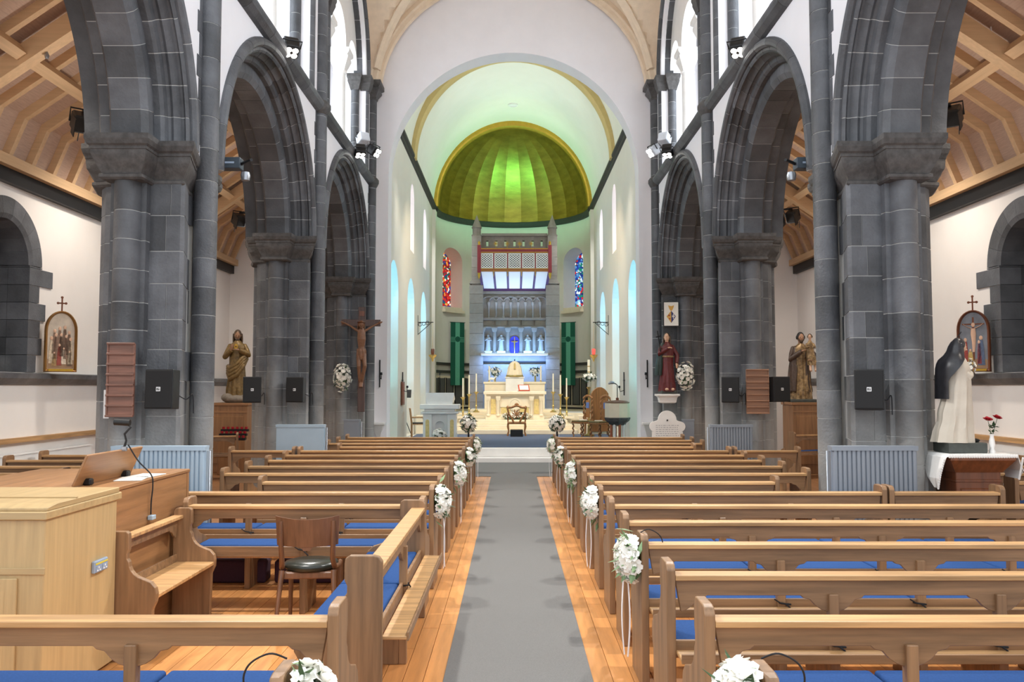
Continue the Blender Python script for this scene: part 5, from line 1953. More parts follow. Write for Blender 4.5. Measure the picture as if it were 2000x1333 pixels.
# ---- stations of the cross on the ledges
def station(label, loc, rz, dark, seed):
    t = thing('station_picture', label, 'picture', loc, rz)
    w, h = .225, .64
    outer = [(-w, 0), (-w, h)] + [(-w * math.cos(PI * i / 16), h + .30 * math.sin(PI * i / 16)) for i in range(1, 16)] + [(w, h), (w, 0)]
    inn = [(x * .82, .05 + (z - 0) * .91) for x, z in outer]
    fr = MB()
    n = len(outer)
    rings = []
    for poly, y in ((outer, .04), (outer, -.03), ([(x * .94, .015 + z * .97) for x, z in outer], -.05), ([(x * .87, .035 + z * .935) for x, z in outer], -.03), (inn, -.01), (inn, .03)):
        rings.append([(x, y, z) for x, z in poly])
    fr.loft(rings, False)
    fr.build('frame', MAHOG if dark else mat('gilt_frame', rgb(150, 108, 54), .4, .4), t, 40)
    MB().prism(inn, 'y', -.008, .03).build('canvas', mat('painted_sky' + str(seed), rgb(120, 124, 132) if dark else rgb(200, 186, 168), .7, scale=5, var=.25), t)
    rr = random.Random(seed)
    cols = [rgb(150, 72, 60), rgb(196, 178, 152), rgb(104, 82, 66), rgb(90, 110, 140), rgb(160, 130, 86), rgb(134, 106, 88), rgb(206, 190, 170)]
    MB().prism([(-.18, .055), (.18, .055), (.18, .18), (.1, .21), (-.1, .17), (-.18, .2)], 'y', -.010, -.006).build('painted_ground', mat('painted_ground' + str(seed), rgb(150, 120, 92), .7), t)

    def fig(x, z, h_, c, wd=.05):
        b = MB()
        b.prism([(x - wd, z), (x + wd, z), (x + wd * .7, z + h_ * .6), (x + wd * .45, z + h_ * .84), (x - wd * .45, z + h_ * .84), (x - wd * .75, z + h_ * .55)], 'y', -.014, -.009)
        o = b.build('painted_figure', mat('painted_robe', c, .7, scale=30, var=.3), t)
        MB().ball((x, -.012, z + h_ * .92), h_ * .055, .004, h_ * .075, 10, 6).build('painted_head', SKIN, o, 60)
    if dark:
        cr = MB()
        cr.tube([(0, -.013, .30), (.005, -.013, .45), (0, -.013, .58), (0, -.013, .66)], [.016, .026, .036, .03], 8, flat=.3)
        for s in (-1, 1):
            cr.tube([(s * .02, -.013, .66), (s * .09, -.013, .69), (s * .14, -.013, .735)], [.016, .012, .01], 6, flat=.4)
        cr.ball((0, -.014, .715), .026, .005, .034, 10, 6)
        MB().box(-.012, .012, -.011, -.008, .18, .83).box(-.15, .15, -.011, -.008, .715, .735).build('painted_cross', MAHOG, t)
        cr.build('painted_figure', SKIN, t, 60)
        fig(-.11, .12, .40, rgb(150, 62, 54), .04)
        fig(-.045, .08, .27, rgb(186, 158, 92), .045)
        fig(.10, .10, .45, rgb(84, 98, 124))
        fig(.075, .12, .36, rgb(140, 66, 70), .03)
    else:
        for (x, z, h_, i) in ((-.02, .30, .40, 5), (.05, .32, .40, 2), (-.09, .28, .38, 5), (.11, .26, .38, 2), (.0, .24, .36, 2), (-.13, .13, .42, 1), (-.07, .20, .40, 5), (.07, .20, .38, 5), (.13, .12, .42, 1),
                              (-.02, .10, .34, 0), (.04, .12, .26, 6), (.12, .09, .24, 2), (-.09, .09, .22, 4)):
            fig(x, z, h_, cols[i], .036)
    MB().box(-.17, .17, -.055, -.03, .012, .045).build('name_strip', GOLDRIM, t)
    cx = MB()
    cx.box(-.010, .010, -.015, .005, .92, 1.14).box(-.05, .05, -.015, .005, 1.05, 1.07)
    for q in ((-.055, 1.06), (.055, 1.06), (0, 1.15)):
        cx.ball((q[0], -.005, q[1]), .02, .012, .02, 10, 6)
    cx.build('finial_cross', MAHOG, t)
    return t


station('arched gilt-framed picture of many figures standing on the left wall ledge', (-6.98, 12.9, 2.135), math.radians(38), False, 1)
station('arched dark-framed picture of a crucifixion standing on the right wall ledge', (6.98, 12.75, 2.135), math.radians(-38), True, 2)
# ================================================================== CHANCEL
CX = .06


def square(r, z, ry=None, cx=0, cy=0):
    ry = r if ry is None else ry
    return [(cx + sx * r, cy + sy * ry, z) for sx, sy in ((-1, -1), (1, -1), (1, 1), (-1, 1))]


# ---- altar
t = thing('altar', 'cream marble altar with onyx panels at the top of the steps', 'altar', (CX, 29.6, .79))
MB().box(-1.02, 1.02, -.40, .40, 0, .12).build('plinth', CREAM, t, None, .008)
MB().box(-.94, .94, -.32, .32, .12, .80).build('body', CREAM, t, None, .005)
MB().box(-1.0, 1.0, -.38, .38, .80, .86).build('frieze', CREAM, t, None, .01)
MB().box(-1.09, 1.09, -.46, .46, .86, .97).build('altar_slab', CREAM, t, None, .02, 2)
colm = MB().lathe([(.075, 0), (.075, .03), (.055, .05), (.052, .50), (.065, .53)], 14)
colm.loft([square(.055, .52), square(.085, .64), square(.085, .68)])
cm = colm.mesh('column', CREAM, 40)
for x in (-.92, -.58, .58, .92):
    link('column', cm, t, (x, -.37, .12))
for x in (-.75, .75):
    MB().box(x - .085, x + .085, -.335, -.32, .18, .70).build('onyx_panel', ONYX, t, None, .006)
for x in (-.32, .32):
    MB().box(x - .16, x + .16, -.335, -.32, .20, .42).build('onyx_panel', ONYX, t, None, .006)
    MB().box(x - .20, x + .20, -.345, -.32, .42, .46).build('panel_moulding', CREAM, t)
MB().lathe([(.23, 0), (.23, .03), (.17, .035), (.16, .02), (.0, .025)], 28).xf(Matrix.Translation((0, -.32, .52)) @ Matrix.Rotation(PI / 2, 4, 'X')).build('roundel', CREAM, t, 40)

t = thing('missal_stand', 'red-edged book stand tilted on the altar slab', 'book stand', (CX + .33, 29.45, 1.762), math.radians(12))
MB().box(-.20, .20, -.015, .015, 0, .26).build('board', mat('red_wood', rgb(190, 70, 44), .45), t, None, .006, loc=(0, 0, .01), rot=(-.6, 0, 0))
MB().box(-.16, .16, -.03, -.016, .03, .22).build('open_book', PAPER, t, None, .004, loc=(0, 0, .01), rot=(-.6, 0, 0))
MB().box(-.20, .20, -.02, .16, 0, .02).build('foot', mat('red_wood_foot', rgb(150, 50, 34), .45), t)

t = bouquet('altar_flowers', 'low spread of white flowers at the foot of the altar', (CX + .05, 29.05, .90), .55, .10, .10, 26, 1.5, None, 51, 'up', 80)

# ---- rear altar with tabernacle
for k, (y, z0, z1, w) in enumerate(((30.25, .79, .88, 1.75), (30.75, .88, .98, 1.7), (31.2, .98, 1.08, 1.65))):
    S('step', MB().box(CX - w, CX + w, y, 32.9, z0, z1), CREAM, 'cream step behind the altar, %s of three' % ('lowest', 'middle', 'highest')[k], 'step', bevel=.01)
t = thing('rear_altar', 'cream marble rear altar against the reredos', 'altar', (CX, 32.2, 1.08))
MB().box(-1.14, 1.14, -.40, .55, 0, .95).build('body', CREAM, t, None, .01)
MB().box(-1.18, 1.18, -.44, .55, .95, 1.03).build('ledge', CREAM, t, None, .01)
x, z = P(1006, 737, 31.9)
t = thing('tabernacle', 'white marble tabernacle block in the middle of the rear altar', 'tabernacle', (CX, 31.78, 1.3))
MB().box(-.34, .34, -.25, .0, 0, z - 1.3 - .04).build('body', MARBLE, t, None, .008)
MB().box(-.37, .37, -.28, .0, z - 1.3 - .04, z - 1.3).build('cornice', MARBLE, t, None, .008)
m = MB()
for i in range(17):
    a = PI * i / 16
    m.ball((.2 * math.cos(a), -.255, .22 + .22 * math.sin(a)), .014, .01, .014, 6, 5)
m.build('arch_moulding', CREAM, t, 60)
t = thing('tabernacle_veil', 'domed cream silk veil with gold fringe over the tabernacle', 'veil', (CX, 31.66, z))
_, zt = P(1006, 706, 31.9)
hv = zt - z
robe([(0, .31, .20, 0, 0), (.1, .30, .19, 0, 0), (.5, .265, .17, 0, 0), (.75, .22, .15, 0, 0), (.88, .16, .12, 0, 0), (.96, .09, .07, 0, 0), (1.0, .02, .02, 0, 0)], 10, .05, h=1, twist=0).xf(Matrix.Diagonal((1, 1, hv, 1))).build('silk', VEIL, t, 60)
rg = [[(r * (1 + .03 * math.sin(10 * a)) * math.cos(a), r * .65 * math.sin(a), zz) for a in [2 * PI * i / 40 for i in range(40)]] for r, zz in ((.315, 0), (.325, .02), (.315, .07))]
MB().loft(rg, False).build('gold_fringe', BRASS, t, 60)
MB().box(-.03, .03, -.215, -.195, .30, .52).build('gold_cross', BRASS, t)
MB().lathe([(.0, 0), (.03, .02), (.02, .05), (.0, .08)], 10, (0, 0, hv)).build('finial', DARKMETAL, t, 60)
for s, sd in ((-1, 'left'), (1, 'right')):
    x, zz = P(1006 + s * 50.5, 747, 31.8)
    t = thing('altar_candle', 'tall white candle on the %s end of the rear altar' % sd, 'candle', (x, 31.95, 2.11), 0, 'rear altar candles')
    MB().lathe([(.05, 0), (.04, .03), (.02, .04), (.035, .06)], 14).build('holder', BRASS, t, 50)
    MB().cyl(0, 0, .05, .60, .03, 14).build('wax', WAX, t, 50)
    MB().cyl(0, 0, .60, .63, .004, 6).build('wick', DARKMETAL, t)
    x, zz = P(1006 + s * 38.5, 727, 33.0)
    bouquet('reredos_flowers', 'white flower posy before the blue-lit wall, %s of the veil' % sd, (x, 32.45, zz), .26, .10, .14, 18, 1.3, 'reredos posies', 60 + s, 'y-', 90)
    MB().cyl(0, 0, 2.11, zz - .05, .035, 12).build('posy_stand', BRASS, None, 50, loc=(x, 32.45, 0), label='thin brass stand under the posy %s of the veil' % sd, cat='stand')
t = thing('lamb_figurine', 'small white carved animal figurine on the left of the rear altar', 'figurine', (CX - .86, 31.85, 2.11))
m = MB()
m.tube([(-.10, 0, .10), (-.04, 0, .12), (.04, 0, .115), (.09, 0, .11)], [.035, .055, .05, .035], 10)
m.tube([(.08, 0, .12), (.12, 0, .17), (.15, 0, .185)], [.03, .025, .03], 8)
m.ball((.165, 0, .185), .035, .022, .025, 10, 6)
for x_ in (-.07, .07):
    for y_ in (-.025, .025):
        m.tube([(x_, y_, .09), (x_ + .005, y_, .045), (x_, y_, 0)], [.017, .012, .012], 7)
b = m.build('body', MARBLE, t, 60)

# ---- reredos
RY = 33.55
PALEST = mat('pale_statue_stone', rgb(176, 172, 166), .7, scale=12, var=.08)
t = thing('reredos', 'tall grey stone reredos between two spired towers in the apse', 'reredos', (CX, RY, .95))
Z = lambda py, Y=RY: P(1000, py, Y)[1] - .95
TW = 1.52
rng = random.Random(4)
for s in (-1, 1):
    zs = courses(0, Z(462), .34, .46, rng)
    for a, b in zip(zs, zs[1:]):
        w = .27 if b < Z(556) else .19
        MB().box(s * TW - w, s * TW + w, -.28 if w > .2 else -.22, .3, a + .004, b - .004).build('tower_stone', REREDOS, t)
    MB().box(s * TW - .175, s * TW + .175, -.20, .28, 0, Z(462)).build('mortar_core', MORTAR, t)
    m = MB().lathe([(.21, 0), (.21, .06), (.17, .08), (.17, .30), (.21, .34), (.19, .38), (.0, .88)], 8, (s * TW, -.0, Z(462)))
    m.build('spire', REREDOS, t)
    m = MB().loft([square(.28, Z(556), .3, s * TW, 0), square(.19, Z(548), .24, s * TW, 0)])
    m.build('tower_weathering', REREDOS, t)
W = TW - .19
MB().box(-W, W, .02, .3, 0, Z(484)).build('back_wall', REREDOS, t)
# pierced parapet
zs0, zs1 = Z(486), Z(459)
sl = [(-1.1 + 2.2 * i / 6) for i in range(7)]
xs = [-W] + [q for x_ in sl for q in (x_ - .045, x_ + .045)] + [W]
for i in range(0, len(xs), 2):
    MB().box(xs[i], xs[i + 1], .05, .3, zs0, zs1).build('parapet_stone', REREDOS, t)
for x_ in sl:
    MB().box(x_ - .045, x_ + .045, .05, .3, zs0, Z(481)).build('parapet_stone', REREDOS, t)
    MB().box(x_ - .045, x_ + .045, .05, .3, Z(470), zs1).build('parapet_stone', REREDOS, t)
MB().box(-W, W, -.02, .3, zs1 - .05, zs1 + .06).build('parapet_coping', REREDOS, t)
# interlaced blind arcade
za, zb_ = Z(621), Z(581)
nc = 9
hh = zb_ - za
for i in range(nc + 1):
    x_ = -W + 2 * W * (i + .0) / nc
    if abs(x_) > W - .02:
        x_ *= .985
    c = MB().lathe([(.05, 0), (.05, .04), (.032, .06), (.03, hh * .55), (.05, hh * .60), (.07, hh * .72), (.07, hh * .76)], 10, (x_, -.05, za))
    c.build('colonnette', REREDOS, t, 40)
sp = 2 * W / nc
for i in range(nc - 1):
    xa, xb = -W + sp * i, -W + sp * (i + 2)
    pts = [((xa + xb) / 2 - sp * math.cos(PI * j / 12), -.03 - (.012 if i % 2 else 0), za + hh * .74 + sp * .78 * math.sin(PI * j / 12)) for j in range(13)]
    MB().tube(pts, .032, 6).build('interlaced_arch', REREDOS, t, 60)
MB().box(-W, W, -.10, .05, za - .10, za).build('string_moulding', REREDOS, t, None, .01)
MB().box(-W, W, -.08, .05, Z(574), Z(569)).build('string_moulding', REREDOS, t, None, .01)
for i in range(5):
    x_ = -W + 2 * W * (i + .5) / 5
    pm = MB().loft([[(x_ + sx * (.24 - k), -h_, zc) for sx, zc in ((-1, Z(637) + k), (1, Z(637) + k), (1, Z(625) - k), (-1, Z(625) - k))] for k, h_ in ((0, 0), (0, .04), (.02, .04), (.03, .015))])
    pm.build('frieze_panel', REREDOS, t)
MB().box(-W, W, -.16, .05, Z(641), Z(638)).build('string_moulding', REREDOS, t, None, .01)
# column tier
zc0, zc1 = Z(691), Z(641)
for px in (943, 966, 992, 1017.5, 1043.5, 1067.5):
    x_ = (px - 1005) / 1640 * RY
    c = MB().lathe([(.10, 0), (.10, .05), (.07, .08), (.065, (zc1 - zc0) * .84)], 14, (x_, -.12, zc0))
    c.loft([square(.07, zc0 + (zc1 - zc0) * .83, None, x_, -.12), square(.11, zc0 + (zc1 - zc0) * .93, None, x_, -.12), square(.12, zc1, None, x_, -.12)])
    c.build('column', REREDOS, t, 40)
for px in (953.5, 979, 1031, 1056.5):
    x_ = (px - 1005) / 1640 * RY
    m = MB()
    for j in range(9):
        a = PI * j / 8
        m.ball((x_ + .16 * math.cos(a), .0, zc0 + .55 + .16 * math.sin(a)), .03, .03, .03, 6, 5)
    m.build('niche_moulding', REREDOS, t, 60)
    MB().box(x_ - .17, x_ + .17, -.14, .05, zc0, zc0 + .10).build('statue_plinth', CREAM, t)
MB().box(-W, W, -.42, .05, zc0 - .09, zc0).build('shelf', MARBLE, t, None, .01)
MB().box(-W, W, -.10, .05, Z(709), Z(706)).build('dark_line', DARKMETAL, t)
VIOLET = mat('violet_door', rgb(62, 60, 178), .5, scale=10, var=.1)
dr = [(-.20, zc0), (-.20, zc0 + .48)] + [(-.20 * math.cos(PI * i / 12), zc0 + .48 + .22 * math.sin(PI * i / 12)) for i in range(1, 12)] + [(.20, zc0 + .48), (.20, zc0)]
d_ = MB().prism(dr, 'y', -.02, .03).build('violet_recess', VIOLET, t)
MB().box(-.012, .012, -.06, -.02, zc0, zc0 + .66).box(-.13, .13, -.06, -.02, zc0 + .46, zc0 + .485).build('gilt_cross', BRASS, d_)
m = MB().tube([(0, -.075, zc0 + .16), (0, -.08, zc0 + .32), (0, -.08, zc0 + .44), (0, -.08, zc0 + .51)], [.02, .03, .035, .022], 8)
for s in (-1, 1):
    m.tube([(s * .02, -.08, zc0 + .44), (s * .11, -.07, zc0 + .48)], [.014, .01], 6)
m.build('gilt_figure', BRASS, d_, 60)

for i, px in enumerate((953.5, 979, 1031, 1056.5)):
    x_ = (px - 1005) / 1640 * RY
    hz_ = .95 + zc0 + .10
    s_ = thing('niche_statue', 'pale stone statue in the blue-lit reredos, %s' % ('first from the left', 'just left of the violet recess', 'just right of the violet recess', 'last on the right')[i],
               'statue', (CX + x_, RY - .10 + .02, hz_), 0, 'reredos statues')
    hs_ = .66
    robe(BODY, 8, .08, h=hs_, k=24).build('robe', PALEST, s_, 55)
    head(s_, hs_, .92, PALEST, PALEST, (.3, -.2, .2, -.3)[i], .1, None, i != 2)
    for s in (-1, 1):
        arm(s_, hs_, (s * .13, 0, .79), (s * .17, -.05, .64), (s * .03, -.12, .70 - .04 * s), (-s, -.1, .3), PALEST, PALEST, r=(.036, .036, .03))

# ---- crimson canopy with lattice
KY = 32.75
kz0, kz1 = P(1000, 531, KY)[1], P(1000, 485, KY)[1]
KW = 1.36
t = thing('canopy', 'crimson canopy with five white lattice panels projecting from the reredos', 'canopy', (CX, KY, kz0))
kh = kz1 - kz0
MB().box(-KW + .02, KW - .02, .03, .62, kh - .06, kh).build('roof_board', CRIMSON, t)
for (a, b, z0, z1, nm) in ((-KW, KW, kh - .20, kh, 'top_beam'), (-KW, KW, 0, .13, 'bottom_beam')):
    bm_ = MB().box(a, b, -.03, .06, z0, z1).build(nm, CRIMSON, t, None, .008)
    for q in (z0 + .03, z1 - .03):
        MB().box(a, b, -.045, -.03, q - .012, q + .012).build('gilt_line', GOLDRIM, bm_)
cw = 2 * KW / 5
for i in range(6):
    x_ = -KW + cw * i
    w_ = .045 if 0 < i < 5 else .09
    MB().box(x_ - w_ / 2 if i else x_ - .06, x_ + w_ / 2 if i < 5 else x_ + .06, -.035, .06, 0, kh).build('post', CRIMSON, t, None, .006)
for s in (-1, 1):
    MB().box(s * (KW + .03) - .07, s * (KW + .03) + .07, -.07, .07, -.05, kh + .12).build('corner_post', CRIMSON, t, None, .008)
    MB().lathe([(.0, -.30), (.03, -.25), (.06, -.14), (.05, -.08), (.07, -.05)], 10, (s * (KW + .03), 0, 0)).build('gilt_pendant', GOLDRIM, t, 50)
    MB().lathe([(.06, 0), (.04, .05), (.06, .10), (.0, .18)], 10, (s * (KW + .03), 0, kh + .12)).build('gilt_finial', GOLDRIM, t, 50)
LATW = mat('white_lattice', rgb(244, 244, 240), .5, scale=20, var=.02)
LATB = mat('dark_behind_lattice', rgb(20, 26, 30), .8)
lat = MB()
lw, lh = cw - .11, kh - .40
nx, ny = 4, 6


def bar(mb, p, q, w):
    d = Vector((q[0] - p[0], q[1] - p[1])).normalized()
    n_ = Vector((-d.y, d.x)) * w
    mb.prism([(p[0] + n_.x, p[1] + n_.y), (p[0] - n_.x, p[1] - n_.y), (q[0] - n_.x, q[1] - n_.y), (q[0] + n_.x, q[1] + n_.y)], 'y', -.012, .012)


def clip_diag(c, sgn):
    """segment of x*lh/ly +- z = c inside the panel"""
    k = (lh / ny) / (lw / nx)
    pts = []
    for x_ in (-lw / 2, lw / 2):
        z_ = c + sgn * k * x_
        if -1e-6 <= z_ <= lh + 1e-6:
            pts.append((x_, z_))
    for z_ in (0, lh):
        x_ = (z_ - c) / (sgn * k)
        if -lw / 2 < x_ < lw / 2:
            pts.append((x_, z_))
    return pts[:2] if len(pts) >= 2 and (Vector(pts[0]) - Vector(pts[1])).length > .03 else None


for j in range(-nx, ny + nx):
    for sg in (-1, 1):
        sgm = clip_diag((j + .5) * lh / ny, sg)
        if sgm:
            bar(lat, sgm[0], sgm[1], .0125)
for (a, b, z0, z1) in ((-lw / 2 - .03, -lw / 2, -.03, lh + .03), (lw / 2, lw / 2 + .03, -.03, lh + .03), (-lw / 2, lw / 2, -.03, 0), (-lw / 2, lw / 2, lh, lh + .03)):
    lat.box(a, b, -.015, .015, z0, z1)
lm = lat.mesh('lattice_panel', LATW)
bkm = MB().box(-lw / 2 - .02, lw / 2 + .02, .02, .03, -.02, lh + .02).mesh('dark_backing', LATB)
for i in range(5):
    x_ = -KW + cw * (i + .5)
    p_ = link('lattice_panel', lm, t, (x_, -.01, .165))
    link('dark_backing', bkm, p_, (0, .012, 0))
# coved underside: cloth panels between ribs sloping back to the wall
yb, zbk = .72, P(1000, 566, KY + .72)[1] - kz0
MAUVE = mat('mauve_rib', rgb(84, 48, 92), .5)
for i in range(6):
    x_ = -KW + cw * i
    xb_ = x_ * .93
    w_ = .035 if 0 < i < 5 else .05
    MB().loft([[(x_ - w_, 0, 0), (x_ + w_, 0, 0), (x_ + w_, .03, .05), (x_ - w_, .03, .05)], [(xb_ - w_, yb, zbk), (xb_ + w_, yb, zbk), (xb_ + w_, yb + .02, zbk + .05), (xb_ - w_, yb + .02, zbk + .05)]]).build('coving_rib', MAUVE, t)
    if 0 < i < 5:
        MB().lathe([(.0, -.22), (.018, -.12), (.012, -.05), (.025, 0)], 8, (x_, -.02, 0)).build('gilt_pendant', GOLDRIM, t, 50)
for i in range(5):
    xa, xb2 = -KW + cw * i + .045, -KW + cw * (i + 1) - .045
    MB().loft([[(xa, .02, .0), (xb2, .02, .0), (xb2, .03, .03), (xa, .03, .03)], [(xa * .93, yb, zbk + .02), (xb2 * .93, yb, zbk + .02), (xb2 * .93, yb + .01, zbk + .05), (xa * .93, yb + .01, zbk + .05)]]).build('cloth_panel', CLOTH, t)
MB().box(-KW * .95, KW * .95, yb - .03, yb + .05, zbk - .05, zbk + .03).build('coving_sill', MAUVE, t)
for px in (961, 983.5, 1008, 1031):
    x_ = (px + 7 - 1005) / 1640 * KY
    m = MB().box(x_ - .008, x_ + .008, .02, .03, kh, kh + .28)
    for k in range(6):
        a = PI * k / 6
        m.tube([(x_ - .10 * math.cos(a), .025, kh + .18 - .10 * math.sin(a)), (x_ + .10 * math.cos(a), .025, kh + .18 + .10 * math.sin(a))], .007, 5)
    m.build('gilt_star', GOLDRIM, t)

# ---- coloured lamps, added apse fill
area_light('reredos_blue_strip', (CX, 33.0, 3.27), (CX, 33.5, 4.6), 2.4, .08, 40, (.18, .46, 1.0), 170)
area_light('reredos_blue_wash', (CX, 32.95, 3.12), (CX, 33.5, 2.2), 2.4, .08, 80, (.20, .42, 1.0), 170)
area_light('canopy_blue_uplight', (CX, 33.1, 4.9), (CX, 33.2, 6.2), 2.0, .10, 10, (.55, .68, 1.0), 150)
for s in (-1, 1):
    for k, c in enumerate((23.5, 27.5, 31.4)):
        spot_light('niche_uplight', (s * 3.92, c, .45), (s * 4.0, c + .15, 5.0), 130, ((.18, .85, 1.0), (.30, .70, 1.0), (.42, .68, 1.0))[k], 75, .6, .12)
        point_light('niche_toplight', (s * 3.9, c, 4.5), 30, (.14, .60, 1.0), .10)
    spot_light('chancel_wall_wash', (s * 1.0, 25.0, 9.0), (s * 3.3, 29.0, 2.0), 420, (1.0, .78, .54), 85, .8, .2)

for s in (-1, 1):
    spot_light('apse_fill', (s * 2.7, 30.0, 9.2), (s * 2.5, 37.2, 4.6), 520, (.98, .98, 1.0), 46, .9, .2)  # added spots that brighten the apse walls, not a known fitting
# ---- banners, dado
for s, sd in ((-1, 'left'), (1, 'right')):
    a = math.radians(s * 51)
    r = CW - .10
    x_, y_ = r * math.sin(a), AY + r * math.cos(a)
    _, z1 = P(1000, 631, y_)
    _, z0 = P(1000, 753, y_)
    t = thing('banner', 'green banner with a pale green cross hanging on the %s of the apse' % sd, 'banner', (x_ - s * .08, y_ - .12, z0), -a * .62, 'apse banners')
    w_, h_ = .34, z1 - z0
    MB().box(-w_, w_, -.008, .008, 0, h_).build('cloth', GREENB, t)
    MB().box(-.11, .11, -.013, -.008, 0, h_).build('cross_upright', GREENL, t)
    for q in range(4):
        MB().box(-w_, w_, -.016, -.009, h_ * (.69 + .022 * q), h_ * (.69 + .022 * q) + .028).build('cross_band', GREENL, t)
    m = MB().lathe([(.13, 0), (.13, .006), (.0, .006)], 8).xf(Matrix.Translation((0, -.014, h_ * .735)) @ Matrix.Rotation(PI / 2, 4, 'X'))
    m.build('cross_centre', GREENB, t)
    MB().tube([(-w_ - .04, 0, h_ + .01), (w_ + .04, 0, h_ + .01)], .014, 8).build('rod', DARKMETAL, t)

    # dado: dark panels with pale stiles, two dark bands above
    d_ = thing('apse_panelling', 'pale panelling with dark grey panels and two dark bands, %s side of the apse' % sd, 'panelling', (0, AY, 0), kind='structure')

    def curved(a0, a1, r0, r1, z0, z1, n_=4):
        rg_ = []
        for i in range(n_ + 1):
            a_ = a0 + (a1 - a0) * i / n_
            rg_.append([(rr_ * math.sin(a_), rr_ * math.cos(a_), zz_) for rr_, zz_ in ((r0, z0), (r0, z1), (r1, z1), (r1, z0))])
        return MB().loft(rg_)
    A0, A1 = s * math.radians(30), s * math.radians(86)
    curved(A0, A1, CW - .02, CW - .06, .95, 2.40, 10).build('backing', CREAM, d_, 30)
    for (z0, z1) in ((2.86, 2.98), (2.52, 2.64)):
        curved(A0, A1, CW - .01, CW - .09, z0, z1, 10).build('dark_band', MATS['dark_cornice_left'], d_, 30)
    for i in range(5):
        b0 = A0 + (A1 - A0) * (i + .10) / 5
        b1 = A0 + (A1 - A0) * (i + .90) / 5
        curved(b0, b1, CW - .05, CW - .075, 1.15, 2.30).build('dark_panel', SLATE, d_, 30)
        curved(b0, b1, CW - .07, CW - .085, 1.12, 1.16).build('panel_edge', DARKMETAL, d_)
        for q in (b0, b1):
            curved(q - .008, q + .008, CW - .05, CW - .085, 1.12, 2.32, 1).build('panel_edge', DARKMETAL, d_)
    curved(A0, A1, CW - .02, CW - .12, .95, 1.02, 10).build('skirting', DARKMETAL, d_)

# ---- standing candlesticks
for s, sd in ((-1, 'left'), (1, 'right')):
    for k, (px, py, pt, Y) in enumerate(((905, 813, 739, 30.05), (917, 806, 733, 30.5), (931, 800, 730, 30.95))):
        off = (1006 - px) / 1640 * Y
        zb = (.79, .88, .98)[k]
        zt = P(1000, pt, Y)[1]
        t = thing('candlestick', 'brass candlestick with white candle, %s of the altar, %s' % (sd, ('outermost', 'middle of three', 'innermost')[k]), 'candlestick', (CX + s * off, Y, zb), 0, 'altar candlesticks')
        H_ = zt - zb
        MB().lathe([(.12, 0), (.12, .03), (.06, .07), (.03, .12), (.025, .20), (.045, .24), (.025, .28), (.022, H_ * .45), (.04, H_ * .48), (.09, H_ * .52), (.09, H_ * .53), (.03, H_ * .53)], 14).build('stick', BRASS, t, 45)
        MB().cyl(0, 0, H_ * .53, H_, .028, 12, .024).build('candle', WAX, t, 50)
        MB().cyl(0, 0, H_, H_ + .02, .004, 6).build('wick', DARKMETAL, t)
S('step', MB().box(-2.05, -1.7, 29.9, 31.6, .79, .88), CREAM, 'short cream ledge under the outer candlesticks on the left', 'step')
S('step', MB().box(1.83, 2.18, 29.9, 31.6, .79, .88), CREAM, 'short cream ledge under the outer candlesticks on the right', 'step')

# ---- paschal candle
x_, zf = P(1150, 738, 27.0)
t = thing('paschal_candle', 'tall paschal candle on a brass stand, right of the altar', 'candle', (x_, 27.0, .34))
MB().lathe([(.17, 0), (.17, .04), (.05, .09), (.035, .3), (.05, .34), (.03, .38), (.03, .80), (.06, .84), (.03, .88), (.03, 1.5), (.08, 1.56), (.04, 1.58)], 16).build('stand', BRASS, t, 45)
zt = P(1150, 703, 27.0)[1] - .34
MB().cyl(0, 0, 1.55, zt, .045, 14).build('wax', WAX, t, 45)
for q in (.35, .55, .75):
    z_ = 1.55 + (zt - 1.55) * q
    MB().cyl(0, 0, z_, z_ + .02, .048, 14).build('gilt_band', GOLDRIM, t, 45)
bouquet('paschal_wreath', 'ring of white flowers round the paschal candle', (x_, 26.9, zf), .22, .17, .12, 24, 1.3, None, 71, 'all', 70)

# ---- ambo
t = thing('ambo', 'white marble reading desk with arched niche left of the altar', 'lectern', (P(860, 800, 25.0)[0], 25.0, .34))
for x_ in (-.36, .36):
    MB().box(x_ - .13, x_ + .13, -.22, .22, 0, .78).build('pier', MARBLE, t, None, .008)
    MB().prism([(x_ - .055, .10), (x_ + .055, .10), (x_ + .055, .56)] + arc(x_, .56, .055, 0, 180, 8) + [(x_ - .055, .56)], 'y', -.228, -.21).build('onyx_panel', ONYX, t)
MB().prism([(-.23, 0), (-.23, .78), (.23, .78), (.23, 0), (.14, 0), (.14, .40)] + arc(0, .42, .14, 0, 180, 10) + [(-.14, .40), (-.14, 0)], 'y', -.14, -.05).build('niche_wall', MARBLE, t, None, .004)
MB().box(-.23, .23, -.05, .20, 0, .78).build('core', MARBLE, t)
MB().box(-.55, .55, -.27, .27, .78, .84).build('lower_cornice', MARBLE, t, None, .01)
MB().box(-.45, .45, -.24, .24, .84, .92).build('neck', MARBLE, t, None, .01)
MB().box(-.58, .58, -.30, .30, .92, 1.06).build('top_slab', MARBLE, t, None, .012)
MB().loft([square(.36, 1.06, .22), [(-.42, -.22, 1.36), (.42, -.22, 1.36), (.42, .22, 1.20), (-.42, .22, 1.20)], [(-.42, -.22, 1.40), (.42, -.22, 1.40), (.42, .22, 1.24), (-.42, .22, 1.24)]]).build('book_rest', MARBLE, t)
MB().tube([(0, 0, 1.3), (0, -.05, 1.6), (-.02, -.02, 1.95)], .006, 6).build('microphone_stem', DARKMETAL, t, 60)
MB().tube([(-.02, -.02, 1.93), (-.02, .02, 2.0)], .014, 8).build('microphone', DARKMETAL, t, 60)
x_, z_ = P(857, 848, 24.4)
